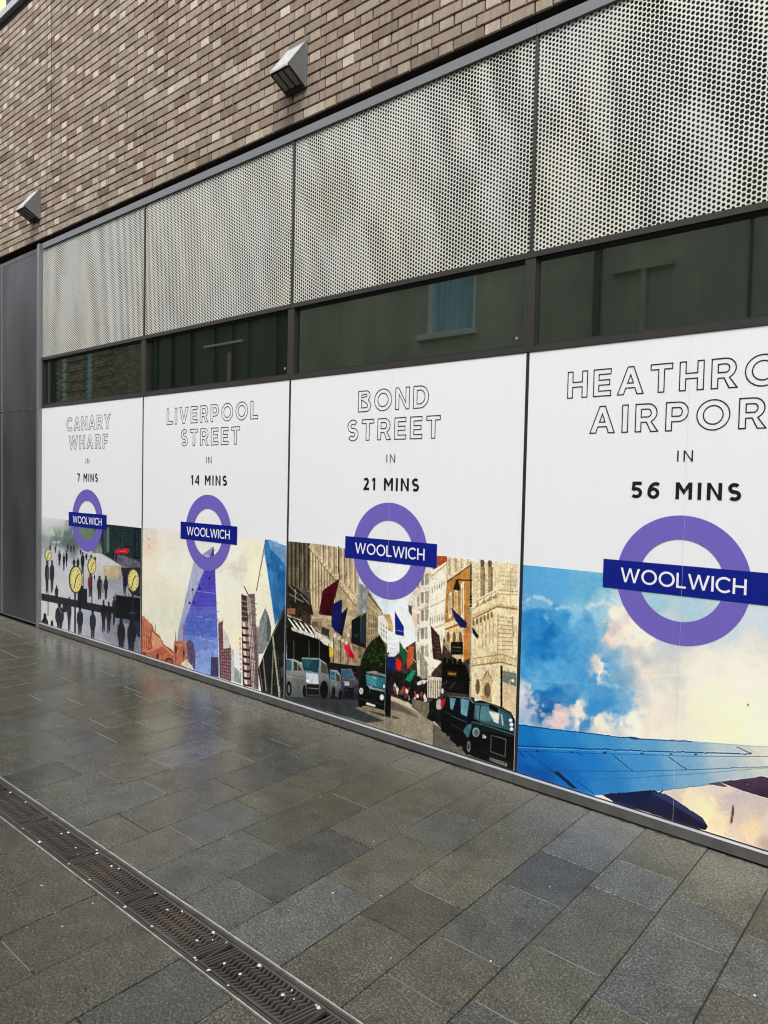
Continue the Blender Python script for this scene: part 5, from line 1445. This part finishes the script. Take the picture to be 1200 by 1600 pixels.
    c.line([(660, 1063), (690, 1080), (705, 1066)], 6, (16, 40, 70)); c.line([(700, 1068), (980, 1032), (1170, 1004)], 3, (60, 80, 110), .7)
    c.finish(1.2, .04, .04, .012, 1.06, 0)


# ------------------------------------------------------------------ posters
POSTERS = [
    dict(c=-7.115, top=('CANARY', .922, 'WHARF', .81), mins=('7 MINS', .43), photo=photo1, pz=(1.272, 1.266), seam=None,
         label='white poster reading CANARY WHARF above a picture of people and round clocks'),
    dict(c=-5.035, top=('LIVERPOOL', 1.265, 'STREET', .818), mins=('14 MINS', .503), photo=photo2, pz=(1.274, 1.28), seam=None,
         label='white poster reading LIVERPOOL STREET above a picture of glass towers'),
    dict(c=-3.030, top=('BOND', .603, 'STREET', .796), mins=('21 MINS', .484), photo=photo3, pz=(1.282, 1.291), seam=-3.03,
         label='white poster reading BOND STREET above a picture of black taxis'),
    dict(c=-1.140, top=('HEATHROW', 1.272, 'AIRPORT', 1.0), mins=('56 MINS', .524), photo=photo4, pz=(1.284, 1.284), seam=-1.13,
         label='white poster reading HEATHROW AIRPORT above a picture of an aeroplane wing'),
]
for i, P in enumerate(POSTERS):
    a, b = MX[i] + (.013 if i == 0 else .0110), MX[i + 1] - .0110
    root = empty('poster', ((a + b) / 2, .006, Z_PL), P['label'], 'poster', 'posters in the window bays')
    R = lambda mb, nm, mt: under(mb.build(nm, mt), root)
    mb = MB(); mb.box(a, b, .0060, .0072, Z_PL - .001, Z_PT)
    R(mb, 'vinyl_sheet', M_VINYL)
    zt = max(P['pz'])
    cv = Canvas(a + .001, b - .001, Z_PL, zt, 400 if i > 1 else 320)
    P['photo'](cv)
    mt = cv.material('photo_print_ink')
    mb = MB(); mb.poly([(a + .001, .0045, Z_PL), (b - .001, .0045, Z_PL), (b - .001, .0045, P['pz'][1]), (a + .001, .0045, P['pz'][0])])
    o = R(mb, 'photo_print', mt)
    uv = o.data.uv_layers.new(name='uv')
    for lp in o.data.loops:
        v = o.data.vertices[lp.vertex_index].co
        uv.data[lp.index].uv = ((v.x - cv.x0) / (cv.x1 - cv.x0), (v.z - cv.z0) / (cv.z1 - cv.z0))
    c = P['c']
    t1, w1, t2, w2 = P['top']
    mb = MB()
    outlined(mb, text_shapes(t1, c - w1 / 2, c + w1 / 2, 2.226, .141, .205), .0044, .0054)
    outlined(mb, text_shapes(t2, c - w2 / 2, c + w2 / 2, 2.030, .141, .205), .0044, .0054)
    R(mb, 'place_lettering', M_BLACK)
    mb = MB(); filled(mb, text_shapes('IN', c - .038, c + .038, 1.876, .055, .13), .0044)
    R(mb, 'small_lettering', M_BLACK)
    t, w = P['mins']
    sh = text_shapes(t, c - w / 2, c + w / 2, 1.689, .084, .205)
    nd = len(sh) - 4 - (1 if '6' in t else 0); nd = len(sh) - 4
    mb = MB(); filled(mb, sh[nd:], .0044); R(mb, 'mins_lettering', M_BLACK)
    for j in range(len(t) - 5):
        a_ = j; b_ = nd if j == len(t) - 6 else j + 1
        mb = MB(); filled(mb, sh[a_:b_], .0044); R(mb, 'digit', M_BLACK)
    mb = MB(); n = 72; ro, ri = .324, .206; zc = 1.285
    for k in range(n):
        a0, a1 = math.tau * k / n, math.tau * (k + 1) / n
        mb.poly([(c + ri * math.cos(a0), .0032, zc + ri * math.sin(a0)), (c + ro * math.cos(a0), .0032, zc + ro * math.sin(a0)),
                 (c + ro * math.cos(a1), .0032, zc + ro * math.sin(a1)), (c + ri * math.cos(a1), .0032, zc + ri * math.sin(a1))])
    R(mb, 'roundel_ring', M_PURPLE)
    mb = MB(); mb.box(c - .398, c + .398, .0020, .0030, 1.2095, 1.3605)
    bar = R(mb, 'name_bar', M_BLUE)
    mb = MB(); filled(mb, text_shapes('WOOLWICH', c - .303, c + .303, 1.2475, .075, .145), .0012)
    lo = mb.build('bar_lettering', M_WHITE); lo.parent = bar
    if P['seam']:
        mb = MB(); mb.box(P['seam'] - .00035, P['seam'] + .00035, .0002, .0006, Z_PL, Z_PT - .001)
        R(mb, 'vinyl_seam', M_SEAM)
# marks on the last poster
def splat(px, py, wpx, hpx, name, root):
    x, z = on_wall(px, py); k = 9; mb = MB()
    x1, _ = on_wall(px + wpx, py); _, z1 = on_wall(px, py - hpx)
    ax, az = abs(x1 - x) / 2, abs(z1 - z) / 2
    mb.poly([(x + ax * math.cos(t * math.tau / k) * random.uniform(.7, 1.2), .0001, z + az * math.sin(t * math.tau / k) * random.uniform(.8, 1.1)) for t in range(k)][::1])
    return under(mb.build(name, M_BLACKISH), root)
M_BLACKISH = painted('dirt_mark', (.09, .07, .05), .9, 0, .4, 200, streak=(1, 1, 1))
for q in ((1169, 1101, 3, 3), (1145, 1268, 4, 22), (1143, 1281, 4, 12)):
    splat(*q, 'dirt_mark', root)

# ------------------------------------------------------------------ wall lamps
def lamp(x, label):
    root = empty('wall_lamp', (x, 0, 4.64), label, 'wall light', 'wedge shaped lamps on the brick wall')
    W = .200; x0, x1 = -W / 2, W / 2
    T, F_, B = (-.004, .292), (-.180, .064), (-.028, -.020)       # (y, z) of the section corners
    def P(mb, nm, mt, par=root, sm=False):
        return mb.build(nm, mt, par)
    mb = MB(); mb.box(x0 - .010, x1 + .010, -.016, -.001, -.030, .300)
    P(mb, 'back_plate', M_LAMP)
    # sloping top with a folded lip
    mb = MB(); th = .006
    def prism(mb, pts, xa, xb):
        n = len(pts)
        mb.poly([(xa, y, z) for y, z in pts][::-1]); mb.poly([(xb, y, z) for y, z in pts])
        for k in range(n):
            p, q = pts[k], pts[(k + 1) % n]
            mb.poly([(xa, *p), (xa, *q), (xb, *q), (xb, *p)])
    prism(mb, [(-.017, .292), (-.182, .067), (-.182, .052), (-.175, .052), (-.172, .068), (-.017, .280)], x0 + .004, x1 - .004)
    P(mb, 'top_cover', M_LAMPTOP)
    for xa, xb in ((x0 - .001, x0 + .0035), (x1 - .0035, x1 + .001)):
        mb = MB(); prism(mb, [(-.0165, .293), (-.1835, .064), (-.0165, -.026)], xa, xb)
        P(mb, 'side_plate', M_LAMP)
    # inner body, lens strips and ribs on the lower sloping face
    mb = MB(); prism(mb, [(-.0165, .26), (-.164, .058), (-.0165, -.014)], x0 + .0045, x1 - .0045)
    P(mb, 'lamp_body', M_GASKET)
    sl = lambda t, o: (-.172 + t * .148 - o * .43, .052 - t * .072 - o * .9)
    for k in range(3):
        w_ = (W - .030) / 3; xa = x0 + .010 + k * (w_ + .005)
        mb = MB(); prism(mb, [sl(.06, .001), sl(.9, .001), sl(.9, .006), sl(.06, .006)], xa, xa + w_)
        P(mb, 'lens_strip', M_LENS)
    for k in range(4):
        w_ = (W - .030) / 3; xa = x0 + .0046 + k * (w_ + .005)
        mb = MB(); prism(mb, [sl(.02, .001), sl(1.0, .001), sl(1.0, .014), sl(.02, .012)], xa, xa + .0050)
        P(mb, 'rib', M_GASKET)
    mb = MB(); prism(mb, [sl(.92, .001), sl(1.08, .001), sl(1.08, .024), sl(.92, .018)], x0 + .012, x1 - .012)
    P(mb, 'bottom_bar', M_GASKET)
    return root


L1 = lamp(-4.005, 'grey wedge shaped lamp with three lens strips, the nearer one on the brick wall')
L2 = lamp(-8.302, 'smaller looking grey wedge shaped lamp at the far left of the brick wall')

# ------------------------------------------------------------------ scraps on drain and paving
def scrap(px, py, size, label, group, z=0.0):
    x, y = on_ground(px, py)
    mb = MB(); n = 7; a0 = random.random() * 6
    rr = [random.uniform(.65, 1.15) * size for _ in range(n)]
    el = random.uniform(.35, 1.0)
    bot = [(rr[k] * math.cos(a0 + k * math.tau / n), rr[k] * el * math.sin(a0 + k * math.tau / n), 0) for k in range(n)]
    hgt = size * random.uniform(.12, .5); top = [(p[0] * .75, p[1] * .75, hgt * random.uniform(.6, 1.3)) for p in bot]
    for k in range(n):
        m_ = (k + 1) % n; mb.poly([bot[k], bot[m_], top[m_], top[k]])
    mb.poly(top)
    o = mb.build('scrap', M_SCRAP); o.location = (x, y, z); o.rotation_euler.z = random.random() * 6
    tag(o, label, 'scrap', group)
    return o


ORD = 'first second third fourth fifth sixth seventh eighth ninth tenth eleventh twelfth thirteenth fourteenth fifteenth sixteenth seventeenth eighteenth nineteenth twentieth'.split()
dg = 'white scraps lying on the drain'
v7 = lambda x, y: (x / 6, 1200 + y / 6)
v8 = lambda x, y: (x / 2.857, 1300 + y / 2.857)
dpts = sorted((v7(95, 230), v7(240, 322), v7(467, 485), v7(575, 615), v7(640, 607), v7(710, 750), v7(730, 808), v7(905, 770), v7(910, 800), v7(645, 900),
          v7(372, 695), v7(1045, 922), v7(1115, 942), v7(840, 1048), v7(215, 568), v8(557, 335), v8(693, 273), v8(677, 422), v8(812, 356), v8(748, 348),
          v8(525, 272), v8(953, 450), v8(1010, 494), v8(1002, 586), v8(932, 617), v8(1157, 598), v8(870, 562), v8(876, 572), v8(1071, 635), v8(1018, 684), v8(948, 482), v8(880, 484),
          (456, 1548), (442, 1555), (459, 1561), (494, 1571), (498, 1575)), key=lambda q: -q[1])
for i, p in enumerate(dpts):
    n_ = len(dpts)
    dl = ('white scrap on the drain grating, %s counted up from the bottom edge' % ORD[i]) if i < 20 else ('white scrap on the drain grating, %s counted down from its top left end' % ORD[n_ - 1 - i])
    scrap(*p, random.uniform(.0046, .0085), dl, dg, .0)
pg = 'white scraps lying on the paving slabs'
for p, lb in (((584, 1315), 'white speck on the paving slabs nearest below the middle of the street picture poster'),
              ((595, 1400), 'white speck on a grey slab right of the long row of blue grey slabs'),
              ((783, 1310), 'lone white speck on an olive slab in front of the plinth under the taxi poster'),
              ((859, 1386), 'white speck on the darkest slab in front of the aeroplane wing poster'),
              ((611, 1497), 'white speck on the olive slab near the bottom centre of the picture'),
              ((767, 1502), 'white speck at the edge of a pale blue slab, lower right of centre'),
              ((1179, 1556), 'white speck on the blue grey slab at the lower right corner'),
              ((1048, 1503), 'white speck on the long pale slab below the aeroplane wing poster'),
              ((135, 1090), 'white speck on the wet slab in front of the clocks poster'),
              ((56, 1085), 'white flake at the corner of a slab near the far left doors'),
              ((42, 1450), 'white smudge on the slab left of the drain, farthest from it'),
              ((97, 1448), 'elongated white smudge on the slab left of the drain'),
              ((145, 1412), 'white smudge on the slab left of the drain, touching distance from its edge'),
              ((65, 1384), 'tiny white speck on the olive slab above the smudges left of the drain'),
              ((520, 1396), 'pale fleck on the blue grey slab right of the drain'),
              ((501, 1245), 'small white fleck on the olive slabs under the taxi picture')):
    scrap(*p, random.uniform(.004, .0062), lb, pg, .001)

# ------------------------------------------------------------------ across the street: what the glass strip mirrors
opp = empty('rendered_building', (-5, -7.6, 0), 'rendered grey green building across the street, mirrored in the dark glass strip', 'building')
OX0, OX1, OY, OH = -12.4, 6.0, -7.5, 7.6
wx0, wx1, wz0, wz1 = -8.45, -7.36, 4.66, 6.15
mb = MB()
mb.box(OX0, wx0, OY - .4, OY, 0, OH); mb.box(wx1, OX1, OY - .4, OY, 0, OH)
mb.box(wx0, wx1, OY - .4, OY, 0, wz0); mb.box(wx0, wx1, OY - .4, OY, wz1, OH)
under(mb.build('wall', M_RENDER), opp)
mb = MB(); mb.box(wx0 - .22, wx1 + .06, OY - .05, OY + .10, wz0 - .10, wz0 + .004)
under(mb.build('window_sill', M_SILL), opp)
mb = MB(); mb.box(wx0, wx0 + .10, OY - .09, OY + .01, wz0 + .005, wz1); mb.box(wx1 - .05, wx1, OY - .09, OY + .01, wz0 + .005, wz1)
under(mb.build('window_frame', M_SILL), opp)
mb = MB(); n = 14
for k in range(n):
    a = wx0 + .1 + (wx1 - wx0 - .15) * k / n; b = wx0 + .1 + (wx1 - wx0 - .15) * (k + 1) / n
    ya, yb = (OY - .09, OY - .05) if k % 2 else (OY - .05, OY - .09)
    mb.poly([(a, ya, wz0), (b, yb, wz0), (b, yb, wz1), (a, ya, wz1)][::-1])
under(mb.build('curtain', M_TEAL), opp)
mb = MB(); mb.box(wx0, wx1, OY - .38, OY - .30, wz0 - .1, wz1); under(mb.build('room_back', M_DTEAL), opp)
mb = MB()
mb.box(-5.02, -4.92, OY + .01, OY + .10, 0, 7.3)
under(mb.build('drainpipe', M_PLINTH), opp)
mb = MB(); mb.box(-4.7, -3.75, OY + .01, OY + .12, 5.17, 5.25); mb.box(-4.25, -4.17, OY + .01, OY + .09, 2.0, 5.169)
under(mb.build('branch_pipe', M_RENDER), opp)
mb = MB(); mb.box(-2.72, -2.68, OY + .002, OY + .03, 0, 7.4); under(mb.build('conduit', M_PLINTH), opp)
mb = MB(); mb.box(OX0 - .1, OX1 + .1, OY - .5, OY + .08, OH + .001, OH + .12); under(mb.build('coping', M_COPING), opp)

gl = empty('dark_glazed_building', (-15.4, -7.8, 0), 'dark teal glazed building across the street next to the rendered one', 'building')
mb = MB(); mb.box(-18.6, -12.42, -8.1, -7.7, 0, 6.4); under(mb.build('wall', M_DTEAL), gl)
mb = MB()
for k in range(7):
    x = -18.3 + k * .85 + random.uniform(-.2, .2); mb.box(x, x + random.uniform(.03, .1), -7.699, -7.64, .2, 6.2)
tag(under(mb.build('fins', M_DTEAL), gl), kind='stuff')
xa, za = on_wall(354, 592, 7.6); xb, zb_ = on_wall(358, 550, 7.6)
mb = MB(); mb.box(float(xa) - .03, float(xa) + .05, -7.64, -7.58, float(za) - .3, float(zb_)); under(mb.build('pipe', M_PIPE), gl)
xa, za = on_wall(315, 542, 7.6); xb, zb_ = on_wall(374, 534, 7.6)
mb = MB(); mb.box(float(xa), float(xb), -7.66, -7.60, float(za) - .02, float(za) + .03); under(mb.build('lamp_streak', M_SILL), gl)  # pale bar added for the fluorescent lamp streak in the dark pane
bk = empty('banded_brick_building', (-22, -7.8, 0), 'brown brick building with projecting brick bands and teal windows across the street', 'building')
mb = MB(); mb.box(-29, -18.62, -8.2, -7.62, 0, 7.4); under(mb.build('wall', M_MORTAR), bk)
mb = MB(); tn = []
for r in range(46):
    z = 3.4 + r * .0815
    for n in range(24):
        x = -24.2 + n * .235 + (.1175 if r % 2 else 0)
        if -23.9 < x < -23.55 or -22.25 < x < -21.9: continue
        yo = -.06 if (r // 2) % 2 and (-23.5 < x < -22.3 or -21.5 < x < -20.6) else 0
        mb.box(x, x + .22, -7.61 , -7.55 - yo - .02, z, z + .07); tn += [random.uniform(.3, .75)] * 6
me = mb.mesh('bricks'); face_attr(me, 'tone', tn); face_attr(me, 'hue', [.5] * len(tn))
tag(under(link('bricks', me, M_BRICK), bk), kind='stuff')
for xa in (-23.88, -22.22):
    mb = MB(); mb.box(xa, xa + .42, -7.615, -7.60, 3.0, 7.0); under(mb.build('window', M_TEAL), bk)

tb = empty('yellow_tower', (-35, 12, 0), 'pale yellow building rising behind the brick parapet in the top left corner', 'building')
mb = MB(); mb.box(-60, -28.96, 8, 20, 0, 34); under(mb.build('wall', M_YELLOW), tb)
mb = MB(); mb.box(-28.95, -28.2, 7.9, 20, 0, 33); under(mb.build('corner_panel', M_DTEAL), tb)
